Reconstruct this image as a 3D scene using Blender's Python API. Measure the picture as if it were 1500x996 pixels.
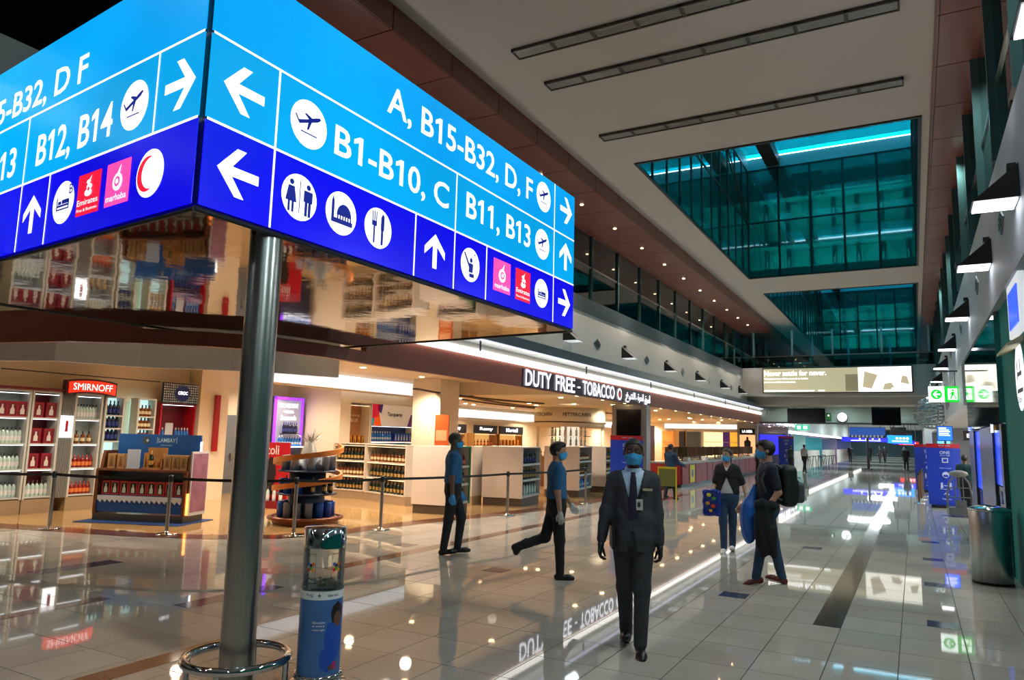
import bpy, math, random
import numpy as np
from mathutils import Vector, Matrix
random.seed(7); np.random.seed(7)
for o in list(bpy.data.objects): bpy.data.objects.remove(o, do_unlink=True)
S = bpy.context.scene
COL = S.collection
PI = math.pi

# ------------------------------------------------------------------ camera
CAM_H = 1.75
yaw, pitch, roll = 0.507188, 0.132595, 0.02484
fwd = Vector((-math.sin(yaw)*math.cos(pitch), math.cos(yaw)*math.cos(pitch), math.sin(pitch)))
r0 = Vector((math.cos(yaw), math.sin(yaw), 0)); u0 = r0.cross(fwd)
rgt = r0*math.cos(roll) + u0*math.sin(roll); upv = -r0*math.sin(roll) + u0*math.cos(roll)
cd = bpy.data.cameras.new('camera'); cam = bpy.data.objects.new('camera', cd); COL.objects.link(cam)
cd.sensor_width = 36; cd.lens = 1059.6/1500*36; cd.clip_end = 500; cd.clip_start = .05
m = Matrix((rgt, upv, -fwd)).transposed().to_4x4(); m.translation = (0, 0, CAM_H); cam.matrix_world = m
S.camera = cam

# ------------------------------------------------------------------ world, exposure
S.view_settings.view_transform = 'Standard'; S.view_settings.look = 'None'
S.view_settings.gamma = 1; S.view_settings.use_curve_mapping = False
S.view_settings.exposure = 0.7
W = bpy.data.worlds.new('sky'); S.world = W; W.use_nodes = True
bg = W.node_tree.nodes['Background']
bg.inputs[0].default_value = (.55, .80, .95, 1); bg.inputs[1].default_value = 9.0
try:
    S.cycles.use_denoising = True; S.cycles.use_adaptive_sampling = True; S.cycles.adaptive_threshold = .03; S.cycles.max_bounces = 6; S.cycles.diffuse_bounces = 3
    S.cycles.glossy_bounces = 4; S.cycles.transparent_max_bounces = 10; S.cycles.sample_clamp_indirect = 6
    S.cycles.caustics_reflective = False; S.cycles.caustics_refractive = False
except Exception: pass

# ------------------------------------------------------------------ helpers
def lin(c):
    if isinstance(c, str): c = [int(c[i:i+2], 16)/255 for i in (0, 2, 4)]
    return tuple(v/12.92 if v <= .04045 else ((v+.055)/1.055)**2.4 for v in c)
MATS = {}
def M(name, col='808080', rough=.5, metal=0., emit=0., ecol=None, alpha=None, noise=0., scale=8., bump=0., bscale=40., spec=.5, coat=0., stretch=None):
    """procedural principled material"""
    if name in MATS: return MATS[name]
    mt = bpy.data.materials.new(name); mt.use_nodes = True; MATS[name] = mt
    nt = mt.node_tree; b = nt.nodes['Principled BSDF']; c = lin(col)
    b.inputs['Base Color'].default_value = (*c, 1); b.inputs['Roughness'].default_value = rough
    b.inputs['Metallic'].default_value = metal; b.inputs['Specular IOR Level'].default_value = spec
    if coat: b.inputs['Coat Weight'].default_value = coat; b.inputs['Coat Roughness'].default_value = .05
    if emit:
        b.inputs['Emission Color'].default_value = (*(lin(ecol) if ecol else c), 1); b.inputs['Emission Strength'].default_value = emit
    if noise or bump:
        tc = nt.nodes.new('ShaderNodeTexCoord'); mp = nt.nodes.new('ShaderNodeMapping'); nt.links.new(tc.outputs['Object'], mp.inputs[0])
        if stretch: mp.inputs['Scale'].default_value = stretch
    if noise:
        n = nt.nodes.new('ShaderNodeTexNoise'); n.inputs['Scale'].default_value = scale; n.inputs['Detail'].default_value = 6
        nt.links.new(mp.outputs[0], n.inputs['Vector'])
        mr = nt.nodes.new('ShaderNodeMapRange'); mr.inputs['To Min'].default_value = 1-noise; mr.inputs['To Max'].default_value = 1+noise
        mr.inputs['From Min'].default_value = .3; mr.inputs['From Max'].default_value = .7
        nt.links.new(n.outputs['Fac'], mr.inputs['Value'])
        mx = nt.nodes.new('ShaderNodeVectorMath'); mx.operation = 'SCALE'; mx.inputs[0].default_value = c
        nt.links.new(mr.outputs[0], mx.inputs['Scale']); nt.links.new(mx.outputs[0], b.inputs['Base Color'])
    if bump:
        n2 = nt.nodes.new('ShaderNodeTexNoise'); n2.inputs['Scale'].default_value = bscale; n2.inputs['Detail'].default_value = 3
        nt.links.new(mp.outputs[0], n2.inputs['Vector'])
        bp = nt.nodes.new('ShaderNodeBump'); bp.inputs['Strength'].default_value = bump; bp.inputs['Distance'].default_value = .02
        nt.links.new(n2.outputs['Fac'], bp.inputs['Height']); nt.links.new(bp.outputs[0], b.inputs['Normal'])
    return mt
def glassmat(name, tint, refl=.12, rough=.02, haze=0., hcol='20a09c'):
    """thin tinted pane: tinted see-through plus mirror reflection by fresnel"""
    if name in MATS: return MATS[name]
    mt = bpy.data.materials.new(name); mt.use_nodes = True; MATS[name] = mt; nt = mt.node_tree; nt.nodes.clear()
    o = nt.nodes.new('ShaderNodeOutputMaterial'); t = nt.nodes.new('ShaderNodeBsdfTransparent'); g = nt.nodes.new('ShaderNodeBsdfGlossy')
    t.inputs[0].default_value = (*lin(tint), 1); g.inputs['Roughness'].default_value = rough; g.inputs[0].default_value = (1, 1, 1, 1)
    lw = nt.nodes.new('ShaderNodeFresnel'); lw.inputs[0].default_value = 1.45
    mr = nt.nodes.new('ShaderNodeMath'); mr.operation = 'MULTIPLY_ADD'; mr.inputs[1].default_value = .9; mr.inputs[2].default_value = refl
    mr.use_clamp = True
    mx = nt.nodes.new('ShaderNodeMixShader'); nt.links.new(lw.outputs[0], mr.inputs[0]); nt.links.new(mr.outputs[0], mx.inputs[0])
    src = t
    if haze:   # diffuse colour mixed in, paints an even teal light over the pane
        df = nt.nodes.new('ShaderNodeBsdfDiffuse'); df.inputs[0].default_value = (*lin(hcol), 1); m0 = nt.nodes.new('ShaderNodeMixShader'); m0.inputs[0].default_value = haze
        nt.links.new(t.outputs[0], m0.inputs[1]); nt.links.new(df.outputs[0], m0.inputs[2]); src = m0
    nt.links.new(src.outputs[0], mx.inputs[1]); nt.links.new(g.outputs[0], mx.inputs[2]); nt.links.new(mx.outputs[0], o.inputs[0])
    return mt

class MB:
    """collects shapes into one mesh"""
    def __init__(s): s.v = []; s.f = []; s.mi = []; s.sm = []; s.cur = 0
    def add(s, vs, fs, smooth=False):
        n = len(s.v); s.v += [tuple(map(float, v)) for v in vs]
        for f in fs: s.f.append(tuple(i+n for i in f)); s.mi.append(s.cur); s.sm.append(smooth)
        return s
    def box(s, x0, x1, y0, y1, z0, z1):
        return s.add([(x0,y0,z0),(x1,y0,z0),(x1,y1,z0),(x0,y1,z0),(x0,y0,z1),(x1,y0,z1),(x1,y1,z1),(x0,y1,z1)],
                     [(0,3,2,1),(4,5,6,7),(0,1,5,4),(1,2,6,5),(2,3,7,6),(3,0,4,7)])
    def obox(s, c, ex, ey, ez):
        """box with centre c and half vectors"""
        c, ex, ey, ez = map(Vector, (c, ex, ey, ez)); vs = []
        for k in (-1, 1):
            for a, b in ((-1,-1),(1,-1),(1,1),(-1,1)): vs.append(c+ex*a+ey*b+ez*k)
        return s.add(vs, [(0,3,2,1),(4,5,6,7),(0,1,5,4),(1,2,6,5),(2,3,7,6),(3,0,4,7)])
    def lathe(s, prof, n=24, c=(0,0,0), a0=0., a1=2*PI, sx=1., sy=1.):
        full = abs(a1-a0-2*PI) < 1e-6; k = n if full else n+1; vs = []; fs = []
        for i in range(k):
            a = a0+(a1-a0)*i/n
            for r, z in prof: vs.append((c[0]+r*sx*math.cos(a), c[1]+r*sy*math.sin(a), c[2]+z))
        L = len(prof)
        for i in range(n):
            j = (i+1) % k
            for q in range(L-1): fs.append((i*L+q, j*L+q, j*L+q+1, i*L+q+1))
        return s.add(vs, fs, True)
    def cyl(s, p0, p1, r0, r1=None, n=12, cap=True):
        p0, p1 = Vector(p0), Vector(p1); r1 = r0 if r1 is None else r1; d = (p1-p0).normalized()
        a = d.orthogonal().normalized(); b = d.cross(a); vs = []
        for p, r in ((p0, r0), (p1, r1)):
            for i in range(n): t = 2*PI*i/n; vs.append(p+(a*math.cos(t)+b*math.sin(t))*r)
        s.add(vs, [(i, (i+1) % n, n+(i+1) % n, n+i) for i in range(n)], True)
        if cap: s.add(vs, [tuple(range(n-1, -1, -1)), tuple(range(n, 2*n))])
        return s
    def tube(s, pts, r, n=8, closed=False):
        P = [Vector(p) for p in pts]; k = len(P); vs = []; fs = []; up = None
        R = r if isinstance(r, (list, tuple)) else [r]*k
        for i in range(k):
            d = (P[(i+1) % k]-P[i-1]) if closed else (P[min(i+1, k-1)]-P[max(i-1, 0)])
            d.normalize()
            if up is None: up = d.orthogonal().normalized()
            up = (up-d*up.dot(d)).normalized(); b = d.cross(up)
            for q in range(n): t = 2*PI*q/n; vs.append(P[i]+(up*math.cos(t)+b*math.sin(t))*R[i])
        for i in range(k if closed else k-1):
            j = (i+1) % k
            for q in range(n): fs.append((i*n+q, i*n+(q+1) % n, j*n+(q+1) % n, j*n+q))
        s.add(vs, fs, True)
        if not closed: s.add(vs, [tuple(range(n-1, -1, -1)), tuple(range((k-1)*n, k*n))])
        return s
    def prism(s, poly, axis, a, b):
        """extrude a 2-D polygon (list of (u,v)) along axis x/y/z from a to b"""
        def P(u, v, w): return {'x': (w, u, v), 'y': (u, w, v), 'z': (u, v, w)}[axis]
        n = len(poly); vs = [P(u, v, a) for u, v in poly]+[P(u, v, b) for u, v in poly]
        ar = sum(poly[i][0]*poly[(i+1) % n][1]-poly[(i+1) % n][0]*poly[i][1] for i in range(n))
        flip = (ar < 0) ^ (axis == 'y') ^ (b < a)
        fs = [tuple(range(n-1, -1, -1)), tuple(range(n, 2*n))]+[(i, (i+1) % n, n+(i+1) % n, n+i) for i in range(n)]
        if flip: fs = [tuple(reversed(f)) for f in fs]
        return s.add(vs, fs)
    def ribbon(s, path, z0, z1, th):
        """vertical band following a plan path, with thickness"""
        P = [Vector((p[0], p[1], 0)) for p in path]; n = len(P); off = []
        for i in range(n):
            d = (P[min(i+1, n-1)]-P[max(i-1, 0)]).normalized(); off.append(Vector((d.y, -d.x, 0))*th)
        vs = []
        for i in range(n):
            for q in (P[i], P[i]+off[i]): vs += [(q.x, q.y, z0), (q.x, q.y, z1)]
        fs = [(0, 2, 3, 1), (4*n-4, 4*n-3, 4*n-1, 4*n-2)]
        for i in range(n-1):
            a = 4*i; b = 4*i+4
            fs += [(a, a+1, b+1, b), (a+2, b+2, b+3, a+3), (a, b, b+2, a+2), (a+1, a+3, b+3, b+1)]
        return s.add(vs, fs)
    def ell(s, c, rx, ry, rz, n=12, k=8):
        vs = [(c[0], c[1], c[2]-rz)]
        for j in range(1, k):
            t = -PI/2+PI*j/k
            for i in range(n): a = 2*PI*i/n; vs.append((c[0]+rx*math.cos(t)*math.cos(a), c[1]+ry*math.cos(t)*math.sin(a), c[2]+rz*math.sin(t)))
        vs.append((c[0], c[1], c[2]+rz)); fs = []; L = len(vs)-1
        for i in range(n):
            j = (i+1) % n; fs.append((0, 1+j, 1+i)); fs.append((L, L-n+i, L-n+j))
            for q in range(k-2): fs.append((1+q*n+i, 1+q*n+j, 1+(q+1)*n+j, 1+(q+1)*n+i))
        return s.add(vs, fs, True)
    def mesh(s, name, mats):
        me = bpy.data.meshes.new(name); me.from_pydata(s.v, [], s.f)
        for m_ in (mats if isinstance(mats, (list, tuple)) else [mats]): me.materials.append(m_)
        me.polygons.foreach_set('material_index', s.mi); me.polygons.foreach_set('use_smooth', s.sm); me.update()
        return me
    def build(s, name, mats, parent=None, loc=None, rz=None):
        return place(name, s.mesh(name, mats), parent, loc, rz)
def place(name, me, parent=None, loc=None, rz=None):
    o = bpy.data.objects.new(name, me); COL.objects.link(o)
    if parent is not None: o.parent = parent
    if loc is not None: o.location = loc
    if rz is not None: o.rotation_euler = (0, 0, rz)
    return o
def tag(o, label=None, cat=None, group=None, kind=None):
    if label: o['label'] = label
    if cat: o['category'] = cat
    if group: o['group'] = group
    if kind: o['kind'] = kind
    return o
def thing(name, label, cat, loc=(0, 0, 0), rz=0, group=None):
    return tag(place(name, None, None, loc, rz), label, cat, group)
def struct(name, mb, mat, label=None):
    o = mb.build(name, mat); tag(o, label, None, None, 'structure'); return o
def copy_tree(o, parent=None):
    c = o.copy(); COL.objects.link(c); c.parent = parent
    for ch in list(o.children): copy_tree(ch, c)
    return c
_TC = {}
def txt_mesh(body, bold=0.0):
    """text as flat mesh data, unit box 0..1 in x, 0..1 in y of its own bounds; returns verts, faces, aspect"""
    k = (body, bold)
    if k in _TC: return _TC[k]
    cu = bpy.data.curves.new('t', 'FONT'); cu.body = body; cu.resolution_u = 3; cu.offset = bold; cu.size = 1
    ob = bpy.data.objects.new('t', cu)
    me = bpy.data.meshes.new_from_object(ob)
    V = [(v.co.x, v.co.y) for v in me.vertices]; F = [tuple(p.vertices) for p in me.polygons]
    bpy.data.objects.remove(ob, do_unlink=True); bpy.data.meshes.remove(me); bpy.data.curves.remove(cu)
    if not V: _TC[k] = ([], [], 1); return _TC[k]
    xs = [v[0] for v in V]; ys = [v[1] for v in V]; x0, x1, y0, y1 = min(xs), max(xs), min(ys), max(ys)
    V = [((x-x0)/(x1-x0), (y-y0)/(y1-y0)) for x, y in V]; _TC[k] = (V, F, (x1-x0)/(y1-y0)); return _TC[k]
def _raw(body, bold):
    cu = bpy.data.curves.new('t', 'FONT'); cu.body = body; cu.resolution_u = 3; cu.offset = bold; cu.size = 1
    ob = bpy.data.objects.new('t', cu)
    me = bpy.data.meshes.new_from_object(ob)
    V = [(v.co.x, v.co.y) for v in me.vertices]; F = [tuple(p.vertices) for p in me.polygons]
    bpy.data.objects.remove(ob, do_unlink=True); bpy.data.meshes.remove(me); bpy.data.curves.remove(cu); return V, F
def txt_ones(body, bold=0.0):
    """like txt_mesh, glyph by glyph, with a flagged numeral one"""
    k = (body, bold, 1)
    if k in _TC: return _TC[k]
    V, F, CH = [], [], []; adv = [max(v[0] for v in _raw(body[:i]+'|', 0)[0]) for i in range(len(body)+1)]; hB = max(v[1] for v in _raw('B', 0)[0]); base = adv[0]
    for i, ch in enumerate(body):
        if ch == ' ': continue
        x = adv[i]-base; n = len(V)
        if ch == '1':
            w = adv[i+1]-adv[i]; sx = x+w*.42; s = .125
            V += [(sx, 0), (sx+s, 0), (sx+s, hB), (sx+.02, hB), (sx-.15, hB-.11), (sx-.15, hB-.22), (sx, hB-.15)]; F += [(n, n+1, n+2, n+3, n+6), (n+3, n+4, n+5, n+6)]
        else:
            v, f = _raw(ch, bold); V += [(a+x, b) for a, b in v]; F += [tuple(q+n for q in p) for p in f]
        CH += [i]*(len(V)-n)
    xs = [v[0] for v in V]; ys = [v[1] for v in V]; x0, x1, y0, y1 = min(xs), max(xs), min(ys), max(ys)
    _TC[k] = ([((x-x0)/(x1-x0), (y-y0)/(y1-y0)) for x, y in V], F, CH); return _TC[k]
def put_text(mb, body, fr, s0, s1, t0, t1, lift=.004, bold=.02):
    """text fitted to the rectangle s0..s1, t0..t1 of a face frame fr=(origin, e_s, e_t)"""
    V, F, _ = (txt_ones if '1' in body else txt_mesh)(body, bold); O, es, et = map(Vector, fr); n = es.cross(et).normalized()
    mb.add([O+es*(s0+(s1-s0)*x)+et*(t0+(t1-t0)*y)+n*lift for x, y in V], F); return mb
def flat(mb, poly, fr, lift=.003):
    O, es, et = map(Vector, fr); n = es.cross(et).normalized()
    mb.add([O+es*p[0]+et*p[1]+n*lift for p in poly], [tuple(range(len(poly)))]); return mb
def disc(c, r, n=28, ry=None): return [(c[0]+r*math.cos(2*PI*i/n), c[1]+(ry or r)*math.sin(2*PI*i/n)) for i in range(n)]
def rect(a, b, c, d): return [(a, c), (b, c), (b, d), (a, d)]
def lamp(name, kind, loc, energy, color=(1, 1, 1), size=.1, rot=(0, 0, 0), spot=2.2, blend=.6, sy=None):
    ld = bpy.data.lights.new(name, kind); ld.energy = energy; ld.color = color
    if kind == 'SPOT': ld.spot_size = spot; ld.spot_blend = blend; ld.shadow_soft_size = size
    elif kind == 'POINT': ld.shadow_soft_size = size
    elif kind == 'AREA':
        ld.size = size
        if sy: ld.shape = 'RECTANGLE'; ld.size_y = sy
    o = bpy.data.objects.new(name, ld); COL.objects.link(o); o.location = loc; o.rotation_euler = rot; return o
# ------------------------------------------------------------------ large lights of the place
WARM = (1, .86, .68); COOL = (.80, .97, .95)
def down(x, y, z, e, c=WARM, spot=2.3, size=.12): return lamp('downlight_lamp', 'SPOT', (x, y, z), e, c, size, (0, 0, 0), spot, .8)
# shop downlight field (fixtures are built with the shop ceiling)
SHOP_LIGHTS = [(-9.0, 11.6, 3.1), (-11.0, 9.6, 3.3), (-13.6, 7.6, 3.1), (-11.0, 11.5, 3.3), (-13.6, 10.5, 3.3), (-15.2, 14.4, 3.3), (-12.2, 14.2, 3.3), (-9.6, 13.0, 3.1), (-9.6, 16.6, 2.9), (-12.4, 17.0, 3.2),
    (-9.6, 20.5, 2.9), (-12.6, 21.0, 2.9), (-15.4, 20.2, 2.9), (-9.6, 25, 2.9), (-13.0, 25.5, 2.9), (-15.6, 25.0, 2.9), (-9.6, 30, 2.9), (-13.2, 30.5, 2.9), (-15.6, 31, 2.9), (-15.6, 36, 2.9), (-13.5, 36.5, 2.9), (-15.6, 41, 2.9), (-15.6, 47, 2.9), (-9.8, 43, 2.9), (-13.5, 43, 2.9), (-9.8, 51, 2.9), (-13.5, 51, 2.9), (-9.8, 59, 2.9), (-15.0, 5.8, 3.1)]
for x, y, z in SHOP_LIGHTS: down(x, y, z-.06, (160 if y < 12 else 200) if y < 28 else 280, WARM, 2.7)

# ------------------------------------------------------------------ base materials
def granite(name, col, rough=.09, var=.18, scale=60, spec=.5):
    mt = M(name, col, rough, spec=spec); nt = mt.node_tree; b = nt.nodes['Principled BSDF']
    tc = nt.nodes.new('ShaderNodeNewGeometry'); n = nt.nodes.new('ShaderNodeTexNoise'); n.inputs['Scale'].default_value = scale; n.inputs['Detail'].default_value = 8
    n2 = nt.nodes.new('ShaderNodeTexNoise'); n2.inputs['Scale'].default_value = 1.3
    nt.links.new(tc.outputs['Position'], n.inputs['Vector']); nt.links.new(tc.outputs['Position'], n2.inputs['Vector'])
    ad = nt.nodes.new('ShaderNodeMath'); ad.operation = 'ADD'; nt.links.new(n.outputs[0], ad.inputs[0]); nt.links.new(n2.outputs[0], ad.inputs[1])
    oi = nt.nodes.new('ShaderNodeObjectInfo'); ad2 = nt.nodes.new('ShaderNodeMath'); ad2.operation = 'MULTIPLY_ADD'; ad2.inputs[1].default_value = .35
    nt.links.new(oi.outputs['Random'], ad2.inputs[0]); nt.links.new(ad.outputs[0], ad2.inputs[2])
    mr = nt.nodes.new('ShaderNodeMapRange'); mr.inputs['From Min'].default_value = .7; mr.inputs['From Max'].default_value = 1.6
    mr.inputs['To Min'].default_value = 1-var; mr.inputs['To Max'].default_value = 1+var; nt.links.new(ad2.outputs[0], mr.inputs['Value'])
    vm = nt.nodes.new('ShaderNodeVectorMath'); vm.operation = 'SCALE'; vm.inputs[0].default_value = lin(col)
    nt.links.new(mr.outputs[0], vm.inputs['Scale']); nt.links.new(vm.outputs[0], b.inputs['Base Color']); return mt
TILE = granite('polished_granite', 'b0a89e', .03, spec=.3)
GROUT = M('grout', '3a3632', .7)
BROWNT = granite('brown_granite', '6a4a40', .08); BLUET = granite('slate_granite', '42465c', .1); DARKT = granite('dark_granite', '4a3c36', .09)
SHOPF = granite('shop_marble', 'c29a66', .08, .12, 9)
WHITE = M('white_paint', 'cfcbc4', .6); CREAM = M('cream_paint', 'e8d8bc', .55); CEIL = M('ceiling_paint', 'c2b8ae', .7, noise=.04, scale=30)
BROWNP = M('brown_panel', '7a4030', .33, noise=.10, scale=3); SHOPBROWN = M('brown_gloss_fascia', '94503f', .35)
STEEL = M('brushed_steel', 'aca8a2', .28, 1., noise=.10, scale=6, stretch=(30, 30, .4)); CHROME = M('chrome', 'c8cacc', .07, 1.); DSTEEL = M('dark_steel', '4a4c4e', .3, 1.)
MIRROR = M('polished_metal', '70665e', .05, 1., bump=.16, bscale=1.8); LEDGE = M('grey_metal', '8a949c', .3, .8)
BLACK = M('black_plastic', '0b0b0d', .35); DARK = M('dark_void', '141517', .6); DGREY = M('dark_grey', '2a2c2e', .5)
TGLASS = M('teal_glass_wall', '0d7477', .09, 0., spec=.6); TPANE = glassmat('teal_pane', '5cc4c0', .08); TFIN = M('teal_fin', '4a6c6c', .15, .5)
WELLG = glassmat('well_pane', '58bab6', .10, .03, .32, '149692')
SKYG = glassmat('skylight_pane', '35b9c2', .05); CLEAR = glassmat('clear_pane', 'f0f6f6', .04); TEALW = M('teal_wall', '0c827a', .6, spec=.15)
LSTRIP = M('light_strip', 'ffffff', .4, emit=1.7, ecol='fffaf0'); LDOT = M('downlight_glow', 'ffffff', .4, emit=9, ecol='ffd9a0'); LWHITE = M('lamp_glow', 'ffffff', .4, emit=4, ecol='f4f8ff')
COVE = M('cove_glow', 'ffffff', .5, emit=.6, ecol='dfe8f4')
RED = M('red_gloss', 'a81420', .3); BLUE = M('royal_blue', '1a2f9a', .4); ORANGE = M('orange_gloss', 'c8742a', .35); TAN = M('tan_wood', 'a8743f', .4, noise=.15, scale=6)

# ------------------------------------------------------------------ floor
FX, FY = .51, .605
floor = struct('floor', MB().box(-20, 9, -8, 160, -.3, -.004), GROUT, 'pale polished granite concourse floor')
CURVE = [(-8.2, 60), (-8.2, 30), (-8.05, 17), (-8.4, 14.4), (-8.75, 12.6), (-8.95, 11.2), (-9.0, 10.0), (-9.4, 8.95), (-10.25, 8.25), (-11.3, 7.75), (-12.7, 7.4), (-14, 7.0), (-15.5, 6.7), (-19, 6.5)]
def curve_x(y):
    """x of the shop floor edge at y (right edge of shop floor)"""
    for (xa, ya), (xb, yb) in zip(CURVE, CURVE[1:]):
        if yb <= y <= ya: return xa+(xb-xa)*(ya-y)/(ya-yb+1e-9)
    return -30
cells = []
def proj(p):
    v = Vector(p)-cam.location if False else Vector(p)-Vector((0, 0, CAM_H)); z = v.dot(fwd)
    return (None if z < .3 else (750+1059.6*v.dot(rgt)/z, 498-1059.6*v.dot(upv)/z))
for i in range(-38, 12):
    for j in range(-14, 70):
        x = -.70+FX*i; y = 4.88+FY*j
        if y < 60 and x+FX*.5 < curve_x(y+FY*.5) : continue
        if y > 7 and x < -18: continue
        q = [proj(p) for p in ((x, y, 0), (x+FX, y, 0), (x+FX, y+FY, 0), (x, y+FY, 0))]
        a = 0
        if all(q):
            if max(p[0] for p in q) > 0 and min(p[0] for p in q) < 1500 and min(p[1] for p in q) < 996:
                a = abs(sum(q[k][0]*q[(k+1) % 4][1]-q[(k+1) % 4][0]*q[k][1] for k in range(4)))/2
        cells.append((a, x, y))
cells.sort(reverse=True)
g_ = .004
tile_me = MB().add([(g_,g_,-.004),(FX-g_,g_,-.004),(FX-g_,FY-g_,-.004),(g_,FY-g_,-.004),(g_,g_,0),(FX-g_,g_,0),(FX-g_,FY-g_,0),(g_,FY-g_,0)], [(4,5,6,7),(0,1,5,4),(1,2,6,5),(2,3,7,6),(3,0,4,7)]).mesh('floor_tile', TILE)
for a, x, y in cells[:300]: place('floor_tile', tile_me, floor, (x, y, 0))
mb = MB()
for a, x, y in cells[300:]:
    x0, x1, y0, y1 = x+g_, x+FX-g_, y+g_, y+FY-g_
    mb.add([(x0,y0,0),(x1,y0,0),(x1,y1,0),(x0,y1,0),(x0,y0,-.004),(x1,y0,-.004),(x1,y1,-.004),(x0,y1,-.004)], [(0,1,2,3),(4,5,1,0),(5,6,2,1),(6,7,3,2),(7,4,0,3)])
tag(mb.build('floor_tile_field', TILE, floor), kind='stuff')
MB().box(-20, 9, 4.88+FY*70, 160, -.004, 0).build('far_floor_slab', TILE, floor)
# shop floor and its brown border band
sh = MB(); pts = [(x, y) for x, y in CURVE]+[(-20, 6.5), (-20, 60)]
sh.add([(x, y, .0) for x, y in pts]+[(x, y, -.004) for x, y in pts], [tuple(range(len(pts)-1, -1, -1))])
sh.build('shop_floor_slab', SHOPF, floor)
P = [Vector((x, y, 0)) for x, y in CURVE]; b = MB(); vs = []
for i, p in enumerate(P):
    d = (P[min(i+1, len(P)-1)]-P[max(i-1, 0)]).normalized(); nrm = Vector((d.y, -d.x, 0))
    vs += [p-nrm*.28+Vector((0, 0, .003)), p+nrm*.2+Vector((0, 0, .003))]
b.add(vs, [(2*i, 2*i+1, 2*i+3, 2*i+2) for i in range(len(P)-1)])
b.build('border_band', M('brown_border', '6a3c28', .12), floor)
def inlay(x0, x1, y0, y1, mat): MB().box(x0, x1, y0, y1, -.002, .0015).build('inlay_strip', mat, floor)
for k in range(22): inlay(-.95, -.702, 7.905+k*1.21+.002, 7.905+(k+1)*1.21-.002, DARKT)
for k in range(14): inlay(-6.78, -6.55, 7.3+k*1.21, 7.3+(k+1)*1.21-.004, BROWNT)
inlay(-7.45, -7.27, 3.0, 4.77, BROWNT); inlay(-5.2, -4.98, 2.9, 4.6, BROWNT)
for x0, x1, y0, y1 in ((-9.4, -9.1, 5.06, 6.1), (-6.55, -6.3, 4.95, 6.2), (-2.05, -1.75, 8.7, 9.0), (.03, .31, 8.51, 8.8), (.03, .31, 10.9, 11.2), (.03, .31, 13.3, 13.6), (-1.75, -1.45, 13.4, 13.7), (.03, .31, 15.7, 16.0), (-5.05, -4.75, 8.4, 8.7), (-7.3, -7.0, 9.4, 9.7)): inlay(x0, x1, y0, y1, BLUET)

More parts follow.
